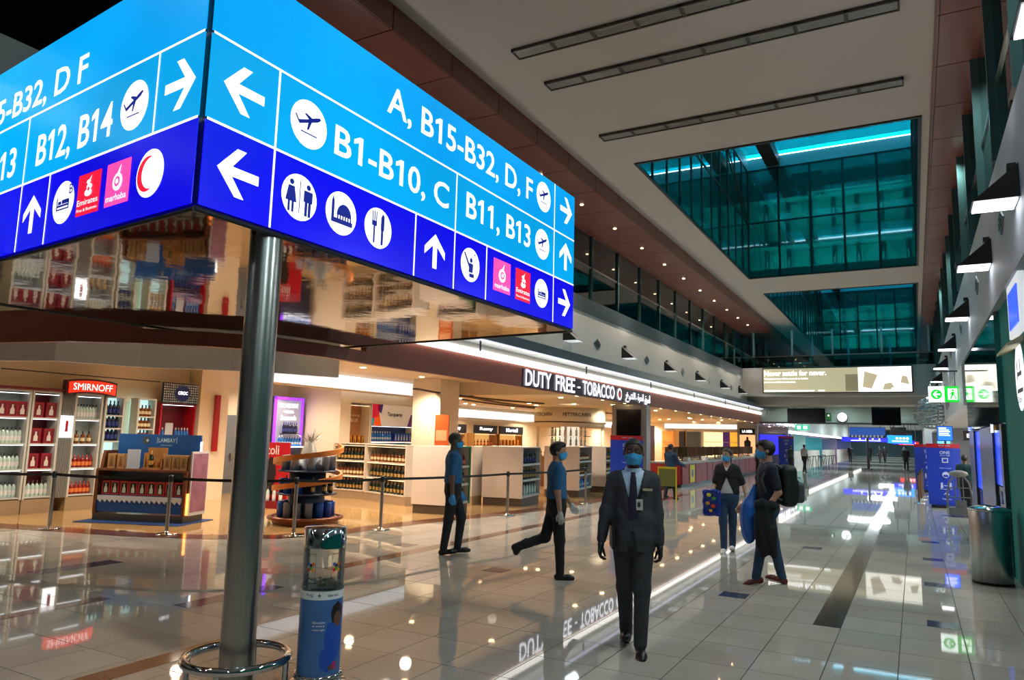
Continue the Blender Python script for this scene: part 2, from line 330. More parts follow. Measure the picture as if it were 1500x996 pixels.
# ------------------------------------------------------------------ hall ceiling with skylight wells
ZC, XL, XR = 8.2, -6.66, .56
SKY = [(-5.48, .36, 15.65, 29.14), (-5.48, .36, 32.4, 56.0)]
mb = MB(); mb.box(XL, XR, -8, 15.65, ZC, ZC+.3); mb.box(XL, XR, 29.14, 32.4, ZC, ZC+.3); mb.box(XL, XR, 56, 62, ZC, ZC+.3)
for x0, x1, y0, y1 in SKY: mb.box(XL, x0, y0, y1, ZC, ZC+.3); mb.box(x1, XR, y0, y1, ZC, ZC+.3)
struct('ceiling', mb, CEIL, 'grey-beige flat hall ceiling pierced by skylight wells')
def pane_mesh(w, h, t=.012): return MB().box(-w/2, w/2, -t/2, t/2, 0, h).mesh('glass_pane', WELLG)
for n, (x0, x1, y0, y1) in enumerate(SKY):
    fr = MB()
    sk = tag(place(f'window_{n+1}', None), 'teal glass-walled skylight well '+('nearest the camera' if n == 0 else 'beyond the nearest one'), None, None, 'structure')
    R = (8.2, 10.42, 12.6); nx = 5; ny = 11 if n == 0 else 20; dx = (x1-x0)/nx; dy = (y1-y0)/ny
    for k in range(2):
        z0, z1 = R[k]+.03, R[k+1]-.03
        mx_ = pane_mesh(dx-.06, z1-z0); my_ = pane_mesh(dy-.06, z1-z0)
        for i in range(nx):
            place('glass_pane', mx_, sk, (x0+dx*(i+.5), y1, z0)); place('glass_pane', mx_, sk, (x0+dx*(i+.5), y0, z0))
        for j in range(ny):
            place('glass_pane', my_, sk, (x0, y0+dy*(j+.5), z0), PI/2); place('glass_pane', my_, sk, (x1, y0+dy*(j+.5), z0), PI/2)
    for z in R:
        fr.box(x0-.03, x1+.03, y1-.03, y1+.03, z-.03, z+.03); fr.box(x0-.03, x1+.03, y0-.03, y0+.03, z-.03, z+.03)
        fr.box(x0-.03, x0+.03, y0, y1, z-.03, z+.03); fr.box(x1-.03, x1+.03, y0, y1, z-.03, z+.03)
    for i in range(nx+1):
        for y in (y0, y1): fr.box(x0+dx*i-.04, x0+dx*i+.04, y-.03, y+.03, 8.2, 12.6)
    for j in range(1, ny):
        for x in (x0, x1): fr.box(x-.03, x+.03, y0+dy*j-.04, y0+dy*j+.04, 8.2, 12.6)
    fr.build('mullion_frame', M('mullion_black', '0c1212', .5), sk)
    # rooms behind the well glass
    X0, X1, Y0, Y1 = x0-1.6, x1+1.6, y0-1.2, y1+1.6; rm = MB(); RMM = M('well_room', '4fb0ac', .5, noise=.25, scale=.6)
    rm.box(X0-.1, X0, Y0, Y1, 8.5, 12.6); rm.box(X1, X1+.1, Y0, Y1, 8.5, 12.6); rm.box(X0, X1, Y1, Y1+.1, 8.5, 12.6); rm.box(X0, X1, Y0-.1, Y0, 8.5, 12.6)
    rm.box(X0, x0-.03, Y0, Y1, 12.6, 12.7); rm.box(x1+.03, X1, Y0, Y1, 12.6, 12.7); rm.box(x0, x1, y1+.03, Y1, 12.6, 12.7); rm.box(x0, x1, Y0, y0-.03, 12.6, 12.7)
    rm.build('room_shell', RMM, sk)
    for z in (9.55, 11.5):
        MB().box(X0, X1, y1+.5, Y1, z, z+.16).build('room_slab', M('well_slab', '5fb0ac', .5), sk); MB().box(X0, x0-.5, Y0, Y1, z, z+.16).build('room_slab', M('well_slab', '5fb0ac', .5), sk)
        MB().box(x0+2.2, x1-.3, y1+.46, y1+.5, z+.03, z+.09).build('room_light', M('well_light', 'c8f4f4', .4, emit=.9), sk)
    for k in range(7): MB().cyl((x0+.5+k*.85, y1+1.2, 8.5), (x0+.5+k*.85, y1+1.2, 12.6), .09, n=8).build('room_post', DSTEEL, sk)
    for z in (9.1, 11.1):
        lamp('well_room_fill', 'AREA', ((x0+x1)/2, y1+.55, z), 70, (.6, .95, 1), 5.6, (PI/2, 0, 0), sy=.15); lamp('well_room_fill', 'AREA', (x0-.5, (y0+y1)/2, z), 80, (.6, .95, 1), .15, (0, PI/2, 0), sy=12)  # added area lamps facing away from view, brighten the rooms behind the glass
    # diagonal braces seen behind the left glass
    br = MB(); br.cyl((x0+.05, y1-4.6, 12.6), (x0+.05, y1-.1, 10.4), .03, n=6); br.build('brace_rod', DSTEEL, sk)
    c = MB(); c.box(x0-.03, x1+.03, y1-.02, y1+.3, 12.63, 13.1); c.box(x0-.3, x0+.02, y0, y1, 12.63, 13.1); c.box(x1-.02, x1+.3, y0, y1, 12.63, 13.1); c.box(x0, x1, y0-.3, y0+.02, 12.63, 13.1)
    c.build('upstand', M('teal_upstand', '6fb9c0', .5), sk)
    nb = 4 if n == 0 else 7
    for j in range(nb):
        w = (y1-y0)/nb; pm = MB().box(x0-.3, x1+.3, y0+w*j+.05, y0+w*(j+1)-.05, 13.12, 13.15); pm.build('roof_pane', SKYG, sk)
        if j: MB().box(x0-.3, x1+.3, y0+w*j-.16, y0+w*j+.16, 12.8, 13.25).build('roof_beam', DSTEEL, sk)
    MB().box(x0+.75, x0+1.25, y0-.2, y1+.2, 12.7, 13.1).build('roof_beam', M('beam_dark', '2c2420', .6), sk)
    lv = MB()
    for k in range(12): lv.box(x0+1.45+k*.09, x0+1.5+k*.09, y1-5.5, y1-2.2, 12.85, 13.0)
    lv.box(x0+1.4, x0+2.6, y1-5.5, y1-5.45, 12.8, 13.05); lv.box(x0+1.4, x0+2.6, y1-2.25, y1-2.2, 12.8, 13.05); lv.build('roof_louvre', DSTEEL, sk)

# ceiling air grilles
def grille(x0, x1, y, label):
    t = thing('ceiling_grille', label, 'grille', ((x0+x1)/2, y, ZC-.055), 0, 'linear ceiling grilles'); L = x1-x0; w = .30
    f = MB(); f.box(-L/2, L/2, -w/2, -w/2+.03, 0, .05); f.box(-L/2, L/2, w/2-.03, w/2, 0, .05); f.box(-L/2, -L/2+.03, -w/2, w/2, 0, .05); f.box(L/2-.03, L/2, -w/2, w/2, 0, .05)
    n = 8
    for i in range(1, n): f.box(-L/2+L*i/n-.03, -L/2+L*i/n+.03, -w/2, w/2, .005, .05)
    f.build('frame', M('grille_frame', '4a443f', .5, .4), t)
    MB().box(-L/2+.01, L/2-.01, -w/2+.01, w/2-.01, .045, .05).build('backing', DGREY, t)
    s = MB().box(-L/2+.03, L/2-.03, -.008, .008, .012, .04).mesh('slat', M('grille_slat', 'b9b4ad', .35, .7))
    for k in range(6): place('slat', s, t, (0, -w/2+.055+k*.038, 0))
grille(-5.66, .08, 10.05, 'dark slatted linear ceiling grille, nearest of three, cut by the frame top')
grille(-5.66, .08, 11.3, 'dark slatted linear grille in the ceiling, middle one of the three')
grille(-5.64, .10, 13.9, 'dark slatted linear grille in the ceiling, closest to the skylight')

# ------------------------------------------------------------------ brown soffits, mezzanine, upper walls
def soffit(name, label, xa, xb, y0, y1, step):
    s = tag(MB().box(min(xa, xb), max(xa, xb), y0, y1, 7.83, 8.5).build(name, DARK), label, None, None, 'structure')
    sg = 1 if xb > xa else -1
    n = int((y1-y0)/step)
    f = MB().box(-.012, .012, .012, step-.012, 7.80, 8.2).mesh('soffit_panel', BROWNP); rows = [(0, 1.52), (1.52, 3.04)] if abs(xb-xa) > 2 else [(0, abs(xb-xa))]
    rm = [MB().box(min(sg*a, sg*b)+.01, max(sg*a, sg*b)-.01, .012, step-.012, 7.80, 7.826).mesh('soffit_panel', BROWNP) for a, b in rows]
    for k in range(n):
        place('soffit_panel', f, s, (xa-sg*.013, y0+k*step, 0))
        for me in rm: place('soffit_panel', me, s, (xa, y0+k*step, 0))
    return s
soffit('trim_1', 'brown panelled soffit with downlights above the left gallery', XL, -14, -8, 58, 1.6)
soffit('trim_2', 'narrow brown panelled soffit above the right gallery', XR, 3.4, -8, 58, 1.6)
dl = MB(); dm = MB().lathe([(0, 0), (.03, 0), (.04, -.006), (.045, .01)], 14).mesh('soffit_downlight', [LDOT])
for rn, x, oy, n0 in (('front', -7.35, 14.4, 11), ('middle', -8.95, 17.1, 10), ('rear', -10.6, 19.6, 9)):
    for k in range(n0): tag(place('soffit_downlight', dm, None, (x, oy+2.4*k, 7.79)), 'tiny glowing downlight in the left brown soffit, '+rn+' row, '+['first', 'second', 'third', 'fourth', 'fifth', 'sixth', 'seventh', 'eighth', 'ninth', 'tenth', 'eleventh'][k]+' from the big sign', 'downlight', 'downlights in the left soffit')
for y in (14, 19.6, 24.4, 29.2, 36): down(-10.6, y, 7.76, 70, (1, .9, .75), 2.6)
for y in (-4, 2, 7, 12, 17, 23, 30): down(.85, y, 7.7, 190, (.9, .97, .92), 2.2)
for y in (-4, 2, 7, 12, 17, 22, 27, 32, 38): down(-7.4, y, 7.7, 300, (1, .88, .74), 2.4)
w = MB().box(-8.6, -8.2, 9.6, 60, 3.45, 5.35).box(-8.6, -8.2, -8, 9.6, 5.0, 5.35); struct('wall_left', w, WHITE, 'white upper wall above the shop fascia carrying black floodlights')
struct('wall_left_band', MB().box(-8.5, -8.17, -8, 60, 5.35, 5.79), LEDGE, 'grey metal band at the foot of the gallery glass').name = 'trim_3'
struct('gallery_left', MB().box(-20, -8.6, -8, 60, 5.0, 5.35), DGREY, 'dark floor of the upper left gallery').name = 'floor_gallery_left'
struct('wall_gallery', MB().box(-14.2, -14, -8, 60, 5.35, 8.5), M('gallery_wall', '70b4b0', .5), 'dim back wall of the upper left gallery').name = 'wall_gallery_left'
struct('wr', MB().box(1.05, 1.4, -8, 60, 3.72, 5.35), M('grey_paint', 'a4acb2', .6), 'pale upper wall on the right carrying floodlights').name = 'wall_right_upper'
struct('gr', MB().box(1.4, 6, -8, 60, 5.0, 5.35), DGREY, 'dark floor of the upper right gallery').name = 'floor_gallery_right'
struct('wg', MB().box(5.8, 6, -8, 60, 5.35, 8.5), M('gallery_wall', '70b4b0', .5), 'dim back wall of the upper right gallery').name = 'wall_gallery_right'
def balustrade(name, label, x, z0, z1, ys, fin):
    t = thing(name, label, 'glass screen', (x, ys[0], z0)); H = z1-z0
    fm = MB().box(-fin, fin, -.03, .03, 0, H).mesh('fin', TFIN); st = ys[1]-ys[0]
    pm = MB().box(-.008, .008, .04, st-.04, .02, H-.02).mesh('glass_pane', TPANE)
    for k, y in enumerate(ys):
        place('fin', fm, t, (0, y-ys[0], 0))
        if k < len(ys)-1: place('glass_pane', pm, t, (0, y-ys[0], 0))
    MB().box(-.03, .03, 0, ys[-1]-ys[0], 1.0, 1.05).build('handrail', STEEL, t)
balustrade('glass_balustrade', 'teal glazed gallery screen with dark fins above the left white wall', -8.3, 5.79, 7.8, [6.5+2.2*k for k in range(24)], .06)
balustrade('glass_balustrade', 'teal glazed gallery screen with tall fins along the right upper wall', 1.12, 5.35, 7.8, [4.0+2.2*k for k in range(24)], .11)
# floodlights on upper walls
ORD = ['nearest', 'second', 'third', 'fourth', 'fifth', 'sixth', 'seventh', 'eighth', 'ninth', 'tenth', 'eleventh', 'twelfth', 'thirteenth', 'fourteenth']
def flood(x, y, z, side, lit, up_, label):
    t = thing('floodlight', label, 'floodlight', (x, y, z), 0, 'wedge floodlights on the upper walls')
    sx = 1 if side == 'L' else -1
    MB().prism([(0, -.02), (sx*.42, -.02), (0, .34)], 'y', -.22, .22).build('housing', BLACK, t)
    MB().box(min(.02*sx, .40*sx), max(.02*sx, .40*sx), -.2, .2, -.035, -.022).build('lens', LWHITE if side == 'R' else M('lens_dim', 'd8dcdc', .4, emit=.5), t)
    MB().box(min(0, sx*.08), max(0, sx*.08), -.05, .05, .34, .40).build('bracket', DSTEEL, t)
    l = lamp('floodlight_lamp', 'SPOT', (x+sx*.3, y, z-.06), lit, COOL, .18, (0, -sx*.95, 0), 2.3, .9)
    l2 = lamp('ceiling_fill_spot', 'SPOT', (x+sx*.45, y, z+.45), up_, (1, .95, .9), .2, (0, PI+sx*.30, 0), 2.6, .9)  # added upward spot without a fixture, lifts the ceiling and brown soffit
LY = [-2.0, 4.0, 8.6, 13.2, 17.8, 22.3, 26.9, 31.4, 36.0, 40.2]; RY = [-3.5, 1.0, 5.0, 8.9, 12.0, 16.8, 22.1, 27.4, 33, 38.4]
for k, y in enumerate(LY): flood(-8.2, y, 4.38 if y > 9 else 5.2, 'L', 95, 27, 'black wedge floodlight on the left white wall, '+ORD[len(LY)-1-k]+' from the footbridge')
for k, y in enumerate(RY): flood(1.05, y, 4.32, 'R', 85, 21, 'black wedge floodlight with bright lens on the right upper wall, '+ORD[len(RY)-1-k]+' from the footbridge')
def vent(x, y, z, side, nth):
    t = thing('vent_plate', 'small grey diamond vent on the '+('left' if side == 'L' else 'right')+' upper wall, '+nth+' from the footbridge', 'vent', (x, y, z), 0, 'diamond vents on the upper walls')
    sx = 1 if side == 'L' else -1; mb = MB()
    mb.prism([(-.28, 0), (0, -.16), (.28, 0), (0, .16)], 'x', 0, sx*.02); mb.build('plate', LEDGE, t)
    for k in (-1, 0, 1): MB().box(min(sx*.02, sx*.03), max(sx*.02, sx*.03), -.14, .14, k*.06-.01, k*.06+.01).build('louvre', DSTEEL, t)
VL = (15.5, 20, 24.6, 29.2, 33.7, 38.2); VR = (10.4, 14.4, 19.4, 24.7, 30)
for k, y in enumerate(VL): vent(-8.2, y, 4.55, 'L', ORD[len(VL)-1-k])
for k, y in enumerate(VR): vent(1.05, y, 4.5, 'R', ORD[len(VR)-1-k])
# ledge, light strip and rods along the shop front
t = thing('metal_ledge', 'grey metal service ledge with bright light strip above the shop fascia', 'ledge', (-8.18, 9.8, 3.4))
for k in range(9):
    y0 = k*5.5; MB().box(.02, .62, y0, y0+5.48, .30, .52).build('ledge_section', LEDGE, t); MB().cyl((.5, y0+2.7, .06), (.5, y0+2.7, .3), .02, n=6).build('rod', DSTEEL, t)
MB().box(.0, .05, .8, 52, .05, .19).build('light_strip', LSTRIP, t)
MB().box(.54, .58, .5, 34, .265, .298).build('light_strip', M('cool_strip', 'ffffff', .4, emit=.8, ecol='d8dcff'), t)
# shop fascia: straight run and curve
FC = [(-8.2, 61), (-8.2, 50), (-8.2, 40), (-8.2, 30), (-8.2, 20), (-8.2, 12), (-8.2, 9.6), (-8.15, 8.6), (-8.34, 7.66), (-8.85, 6.92), (-9.55, 6.3), (-10.4, 5.82), (-11.7, 5.55), (-14, 5.4), (-19, 5.4)]
fas = tag(MB().ribbon(FC[:7], 2.93, 3.45, .12).ribbon(FC[6:11], 2.93, 3.14, .12).ribbon(FC[10:], 2.93, 3.7, .12).build('trim_4', SHOPBROWN), 'long dark brown shop fascia curving round to the left', None, None, 'structure')
struct('fs', MB().ribbon(FC[11:], 3.7, 5.0, .12), WHITE, 'pale wall over the curved end of the fascia').name = 'wall_shop_front'
struct('trim_5', MB().ribbon([(-9.25, 10.1), (-9.7, 9.0), (-10.2, 8.45), (-11.3, 7.55), (-11.75, 6.4), (-13, 6.0), (-16, 5.9)], 2.75, 3.3, .1), M('bulkhead_paint', 'e4e4e2', .5), 'curved pale bulkhead hanging behind the brown fascia')
# bridge
struct('br', MB().box(-8.6, 1.4, 41, 45.5, 4.25, 5.8).box(-8.6, 1.4, 42.2, 44.6, 3.85, 4.25), M('bridge_paint', 'a5a19a', .6), 'grey footbridge crossing the hall').name = 'bridge'
t = thing('bridge_balustrade', 'teal glass balustrade with pale fins on the footbridge', 'glass screen', (-8.18, 41.1, 5.8))
MB().box(0, 9.15, -.01, .01, 0, .58).build('glass_pane', TPANE, t); MB().box(0, 9.15, -.02, .04, .58, .62).build('handrail', STEEL, t)
for x_ in (-6.2, -3.6, -1.0): lamp('bridge_fill_spot', 'SPOT', (x_, 44.9, 4.2), 140, COOL, .15, (0, 0, 0), 2.9, .9)  # added spots with no fixture, lift the dark transom by floor bounce
fm = MB().box(-.05, .05, -.04, .04, -.1, 2.0).mesh('fin', M('pale_fin', '9fd0d4', .15, .4))
for x in (.6, 2.6, 4.6, 6.9, 9.0): place('fin', fm, t, (x, .1, 0))
MB().box(0, 9.15, 3.9, 3.92, 0, .58).build('glass_pane', TPANE, t)
for x in (.6, 3.2, 5.1, 7.2): place('fin', fm, t, (x, 3.9, 0))
# lower ceiling and end beyond the bridge
struct('c2', MB().box(-22, 9, 45.5, 150, 4.3, 4.6), M('far_ceiling', '8d9494', .6), 'lower grey ceiling of the far concourse').name = 'ceiling_far'
struct('we', MB().box(-22, 9, 150, 150.3, 0, 4.6), M('end_wall', '6aa8ac', .4), 'teal end wall of the far concourse').name = 'wall_end'
struct('wuf', MB().box(-20, 6, 60, 60.3, 4.3, 9), DGREY, 'dark end of the upper hall').name = 'wall_upper_end'
struct('wb', MB().box(-20, 6, -8.3, -8, 0, 9), M('rear_wall', '6a6a68', .6), 'wall behind the photographer').name = 'wall_back'
struct('wl', MB().box(-20.3, -20, -8, 60, 0, 5), M('rear_wall', '6a6a68', .6), 'far left end of the lower hall').name = 'wall_far_left'
struct('hl', MB().box(-20, -10.5, -8, 5.3, 3.7, 5.0), WHITE, 'low ceiling at the far left').name = 'ceiling_left'
# ------------------------------------------------------------------ big backlit direction sign on its post
def backlit(name, col, s):
    mt = bpy.data.materials.new(name); mt.use_nodes = True; nt = mt.node_tree; b = nt.nodes['Principled BSDF']; c = lin(col)
    b.inputs['Base Color'].default_value = (*[v*.25 for v in c], 1); b.inputs['Roughness'].default_value = .25
    b.inputs['Emission Color'].default_value = (*c, 1)
    g = nt.nodes.new('ShaderNodeNewGeometry'); n = nt.nodes.new('ShaderNodeTexNoise'); n.inputs['Scale'].default_value = .8; n.inputs['Detail'].default_value = 1
    nt.links.new(g.outputs['Position'], n.inputs['Vector']); mr = nt.nodes.new('ShaderNodeMapRange')
    mr.inputs['From Min'].default_value = .3; mr.inputs['From Max'].default_value = .7; mr.inputs['To Min'].default_value = s*.88; mr.inputs['To Max'].default_value = s*1.12
    nt.links.new(n.outputs['Fac'], mr.inputs['Value']); nt.links.new(mr.outputs[0], b.inputs['Emission Strength']); return mt
S_CY1 = backlit('sign_cyan_top', '00a0f0', .68); S_CY2 = backlit('sign_cyan_mid', '00a2e8', .66); S_BL = backlit('sign_blue', '0800e8', .6)
S_W = M('sign_white', 'ffffff', .4, emit=.75, ecol='ffffff'); S_RED = M('sign_red', 'd01030', .4, emit=.8); S_PINK = M('sign_pink', 'f04090', .4, emit=.85); S_NAVY = M('sign_navy', '0a1a80', .4, emit=.5)
A_ = Vector((-4.02, 2.95, 3.2)); B_ = Vector((-3.95, 8.8, 3.2)); D_ = Vector((-9.6, 3.485, 3.2)); C_ = Vector((-9.3, 9.35, 3.2))
HS = 1.82
sign = thing('direction_sign', 'huge backlit blue airport direction sign box with polished underside on a steel post', 'sign', (-4.15, 3.68, 0))
O_ = Vector((-4.15, 3.68, 0)); UP = Vector((0, 0, 1))
loc = lambda v: v-O_
# body: underside, top, dark corner edges
mb = MB(); q = [loc(v) for v in (A_, B_, C_, D_)]; ins = .03
cen = sum(q, Vector())/4
def shrink(k, z): return [((v-cen)*k+cen)*1+Vector((0, 0, z)) for v in q]
lo = shrink(.993, .0); hi = shrink(.993, HS)
mb.add(lo+hi, [(0, 1, 5, 4), (1, 2, 6, 5), (2, 3, 7, 6), (3, 0, 4, 7), (4, 5, 6, 7)]); mb.build('casing', M('sign_casing', '10131c', .4), sign)
MB().add(shrink(.994, -.03)+shrink(.994, .005), [(3, 2, 1, 0), (0, 1, 5, 4), (1, 2, 6, 5), (2, 3, 7, 6), (3, 0, 4, 7)]).build('underside', MIRROR, sign)
# wrinkled underside frame edge
rm = MB()
for a, b2 in ((0, 1), (1, 2), (2, 3), (3, 0)): rm.tube([lo[a]+Vector((0, 0, -.03)), lo[b2]+Vector((0, 0, -.03))], .018, 6)
rm.build('edge_rim', M('sign_casing', '10131c', .4), sign)
def arrow(c, r, ang):
    """arrow outline pointing along ang with half size r"""
    P = [(1, 0), (.12, .98), (-.33, .98), (.3, .2), (-1, .2), (-1, -.2), (.3, -.2), (-.33, -.98), (.12, -.98)]
    ca, sa = math.cos(ang), math.sin(ang); return [(c[0]+r*(x*ca-y*sa), c[1]+r*(x*sa+y*ca)) for x, y in P]
def arrow_to(mb, c, r, ang, fr):
    a = arrow(c, r, ang); O, es, et = fr; n = es.cross(et).normalized(); V = [O+es*p[0]+et*p[1]+n*.006 for p in a]
    mb.add(V, [(0, 1, 2, 3), (0, 6, 7, 8), (0, 3, 4, 5, 6)])
def plane_icon(mb, c, r, fr, flip=1):
    body = [(-.72, -.02), (-.60, -.16), (.52, .30), (.70, .46), (.62, .54), (.38, .46), (-.10, .22)]
    wing = [(-.34, .42), (-.22, .46), (.26, .32), (.10, .14)]; wing2 = [(-.06, .14), (.16, .2), (-.02, -.26), (-.14, -.30)]; tail = [(-.72, -.02), (-.62, .0), (-.80, .24), (-.88, .22)]
    base = [(-.5, -.42), (.5, -.42), (.5, -.48), (-.5, -.48)]
    for p in (body, wing, wing2, tail, base): flat(mb, [(c[0]+flip*r*x, c[1]+r*y) for x, y in (p if flip > 0 else p[::-1])], fr, .009)
dk = MB(); rd = MB(); pk = MB(); tw = MB(); gw = MB()
def flush(name):
    """each sign element becomes its own part(s)"""
    global dk, rd, pk, tw, gw
    par = None
    for m_, suffix, mat in ((gw, '', S_W), (pk, '', S_PINK), (rd, '', S_RED), (dk, '_symbol', S_NAVY), (tw, '_lettering', S_W)):
        if m_.v:
            o = m_.build(name if par is None else name+(suffix or '_mark'), mat, sign if par is None else par); par = par or o
    dk = MB(); rd = MB(); pk = MB(); tw = MB(); gw = MB()
def face(fr, L, layout):
    O, es, et = fr; n = es.cross(et).normalized()
    for nm, mat, t0, t1 in (('top_panel', S_CY1, 1.215, HS), ('middle_panel', S_CY2, .605, 1.195), ('bottom_panel', S_BL, 0, .585)):
        MB().obox(O+es*(L/2)+et*((t0+t1)/2), es*(L/2-.03), n*.004, et*((t1-t0)/2)).build(nm, mat, sign)
    layout(fr)
def lines(fr, L, vs):
    for t in (.595, 1.205): flat(gw, rect(.04, L-.03, t-.009, t+.009), fr, .006); flush('dividing_line')
    for s, t0, t1 in vs: flat(gw, rect(s-.009, s+.009, t0, t1), fr, .007); flush('dividing_line')
ey = (B_-A_).normalized(); frR = (loc(A_), ey, UP); LR = (B_-A_).length
def bed(c, r, fr):
    for p in (rect(-.6, -.5, -.35, .25), rect(-.5, .5, -.2, -.1), rect(.5, .6, -.35, .1), rect(-.45, -.15, -.08, .08), rect(-.1, .5, -.08, .12), rect(-.5, .5, -.35, -.28)): flat(dk, [(c[0]+r*x, c[1]+r*y) for x, y in p], fr, .009)
def logo_tile(kind, s0, s1, t0, t1, fr):
    b_ = rd if kind == 'e' else pk
    flat(b_, rect(s0, s1, t0, t1), fr, .007); w = s1-s0; h = t1-t0; cx = (s0+s1)/2
    if kind == 'e':
        put_text(tw, 'Emirates', fr, s0+.05*w, s1-.05*w, t0+.24*h, t0+.38*h, .011, .0); put_text(tw, 'First & Business', fr, s0+.06*w, s1-.06*w, t0+.09*h, t0+.16*h, .011, .0)
        for k, (a, b2, r) in enumerate(((0, .52, .13), (.03, .66, .10), (-.02, .78, .07))): flat(tw, [(cx+w*(a+r*math.cos(q)*1.2), t0+h*(b2+r*.7*math.sin(q))) for q in [2*PI*i/12 for i in range(12)]], fr, .011)
        flat(rd, disc((cx+.02*w, t0+.6*h), .05*w, 10), fr, .013); flat(tw, [(cx-.02*w, t0+.8*h), (cx+.05*w, t0+.8*h), (cx+.12*w, t0+.93*h)], fr, .011)
        flush('red_logo_tile')
    else:
        put_text(tw, 'marhaba', fr, s0+.08*w, s1-.08*w, t0+.1*h, t0+.25*h, .011, .0)
        flat(tw, disc((cx, t0+.52*h), .2*w, 18), fr, .010); flat(pk, disc((cx, t0+.53*h), .12*w, 14), fr, .012); flat(tw, disc((cx, t0+.53*h), .06*w, 10), fr, .014)
        flat(tw, [(cx-.05*w, t0+.68*h), (cx+.06*w, t0+.68*h), (cx+.12*w, t0+.92*h)], fr, .011); flush('pink_logo_tile')
def arr(c, r, ang, fr): arrow_to(gw, c, r, ang, fr); flush('arrow')
def txt(s, fr, s0, s1, t0, t1):
    V, F, CH = txt_ones(s, .012); O, es, et = fr; n = es.cross(et).normalized(); wd = [s[:i].count(' ') for i in range(len(s))]
    for w in range(s.count(' ')+1):
        keep = [i for i in range(len(V)) if wd[CH[i]] == w]; ix = {v: k for k, v in enumerate(keep)}
        gw.add([O+es*(s0+(s1-s0)*V[i][0])+et*(t0+(t1-t0)*V[i][1])+n*.006 for i in keep], [tuple(ix[q] for q in f) for f in F if f[0] in ix]); flush('gate_text')
def air(c, fr): flat(gw, disc(c, .19), fr, .006); plane_icon(dk, c, .17, fr); flush('aircraft_roundel')
def right_layout(fr):
    lines(fr, LR, [(.62, 0, 1.2), (2.97, 0, 1.2), (2.32, 0, .595), (5.21, 0, HS), (3.585, 0, .595)])
    arr((.32, .90), .175, PI, fr); arr((.32, .30), .175, PI, fr)
    for c in ((.935, .905), (4.90, 1.545), (4.885, .93)): air(c, fr)
    txt('B1-B10, C', fr, 1.22, 2.84, .735, 1.03); txt('A, B15-B32, D, F', fr, 1.84, 4.60, 1.35, 1.665); txt('B11, B13', fr, 3.16, 4.57, .755, 1.075)
    arr((5.56, 1.555), .18, 0, fr); arr((5.56, .93), .185, PI/2, fr); arr((5.54, .305), .18, 0, fr); arr((2.64, .305), .17, PI/2, fr)
    c = (.885, .305); flat(gw, disc(c, .178), fr, .006)
    for x, sk in ((-.085, 1), (.085, 0)):
        flat(dk, disc((c[0]+x, c[1]+.10), .022, 12), fr, .009)
        if sk: flat(dk, [(c[0]+x-.055, c[1]-.05), (c[0]+x+.055, c[1]-.05), (c[0]+x+.03, c[1]+.07), (c[0]+x-.03, c[1]+.07)], fr, .009); flat(dk, rect(c[0]+x-.03, c[0]+x-.008, c[1]-.13, c[1]-.04), fr, .009); flat(dk, rect(c[0]+x+.008, c[0]+x+.03, c[1]-.13, c[1]-.04), fr, .009)
        else: flat(dk, rect(c[0]+x-.045, c[0]+x+.045, c[1]-.02, c[1]+.07), fr, .009); flat(dk, rect(c[0]+x-.032, c[0]+x-.004, c[1]-.13, c[1]), fr, .009); flat(dk, rect(c[0]+x+.004, c[0]+x+.032, c[1]-.13, c[1]), fr, .009)
    flat(dk, rect(c[0]-.004, c[0]+.004, c[1]-.12, c[1]+.13), fr, .009); flush('toilet_roundel')
    c = (1.34, .31); flat(gw, disc(c, .178), fr, .006); flat(dk, [(c[0]+.03+.085*math.cos(a), c[1]-.02+.10*math.sin(a)) for a in [PI*i/12 for i in range(13)]], fr, .009)
    flat(dk, rect(c[0]-.09, c[0]+.13, c[1]-.09, c[1]-.05), fr, .009); flat(dk, rect(c[0]-.115, c[0]-.085, c[1]-.09, c[1]+.08), fr, .009); flat(dk, [(c[0]-.115, c[1]+.08), (c[0]-.085, c[1]+.08), (c[0]-.1, c[1]+.13)], fr, .009)
    for k in range(6): flat(dk, rect(c[0]-.05+k*.03, c[0]-.035+k*.03, c[1]-.055, c[1]-.015), fr, .009)
    flush('prayer_room_roundel')
    c = (1.80, .31); flat(gw, disc(c, .178), fr, .006)
    for k in (-1, 0, 1): flat(dk, rect(c[0]-.055+k*.025-.006, c[0]-.055+k*.025+.006, c[1]+.05, c[1]+.14), fr, .009)
    flat(dk, rect(c[0]-.087, c[0]-.023, c[1]+.01, c[1]+.055), fr, .009); flat(dk, rect(c[0]-.066, c[0]-.044, c[1]-.14, c[1]+.02), fr, .009)
    flat(dk, [(c[0]+.03, c[1]-.01), (c[0]+.075, c[1]-.01), (c[0]+.075, c[1]+.12), (c[0]+.05, c[1]+.14), (c[0]+.03, c[1]+.1)], fr, .009); flat(dk, rect(c[0]+.035, c[0]+.065, c[1]-.14, c[1]), fr, .009); flush('restaurant_roundel')
    c = (3.27, .31); flat(gw, disc(c, .178), fr, .006); flat(dk, disc((c[0]+.01, c[1]+.05), .026, 12), fr, .009); flat(dk, [(c[0]-.035, c[1]-.08), (c[0]+.045, c[1]-.08), (c[0]+.05, c[1]+.015), (c[0]-.02, c[1]+.02)], fr, .009)
    flat(dk, [(c[0]-.02, c[1]-.13), (c[0]+.07, c[1]-.13), (c[0]+.07, c[1]-.09), (c[0]-.02, c[1]-.09)], fr, .009); flat(dk, [(c[0]-.13, c[1]+.11), (c[0]-.11, c[1]+.12), (c[0]-.005, c[1]-.01), (c[0]-.03, c[1]-.03)], fr, .009); flat(dk, disc((c[0]+.08, c[1]+.12), .012, 8), fr, .009); flush('child_area_roundel')
    flat(gw, disc((4.89, .31), .178), fr, .006); bed((4.89, .31), .178, fr); flush('hotel_roundel')
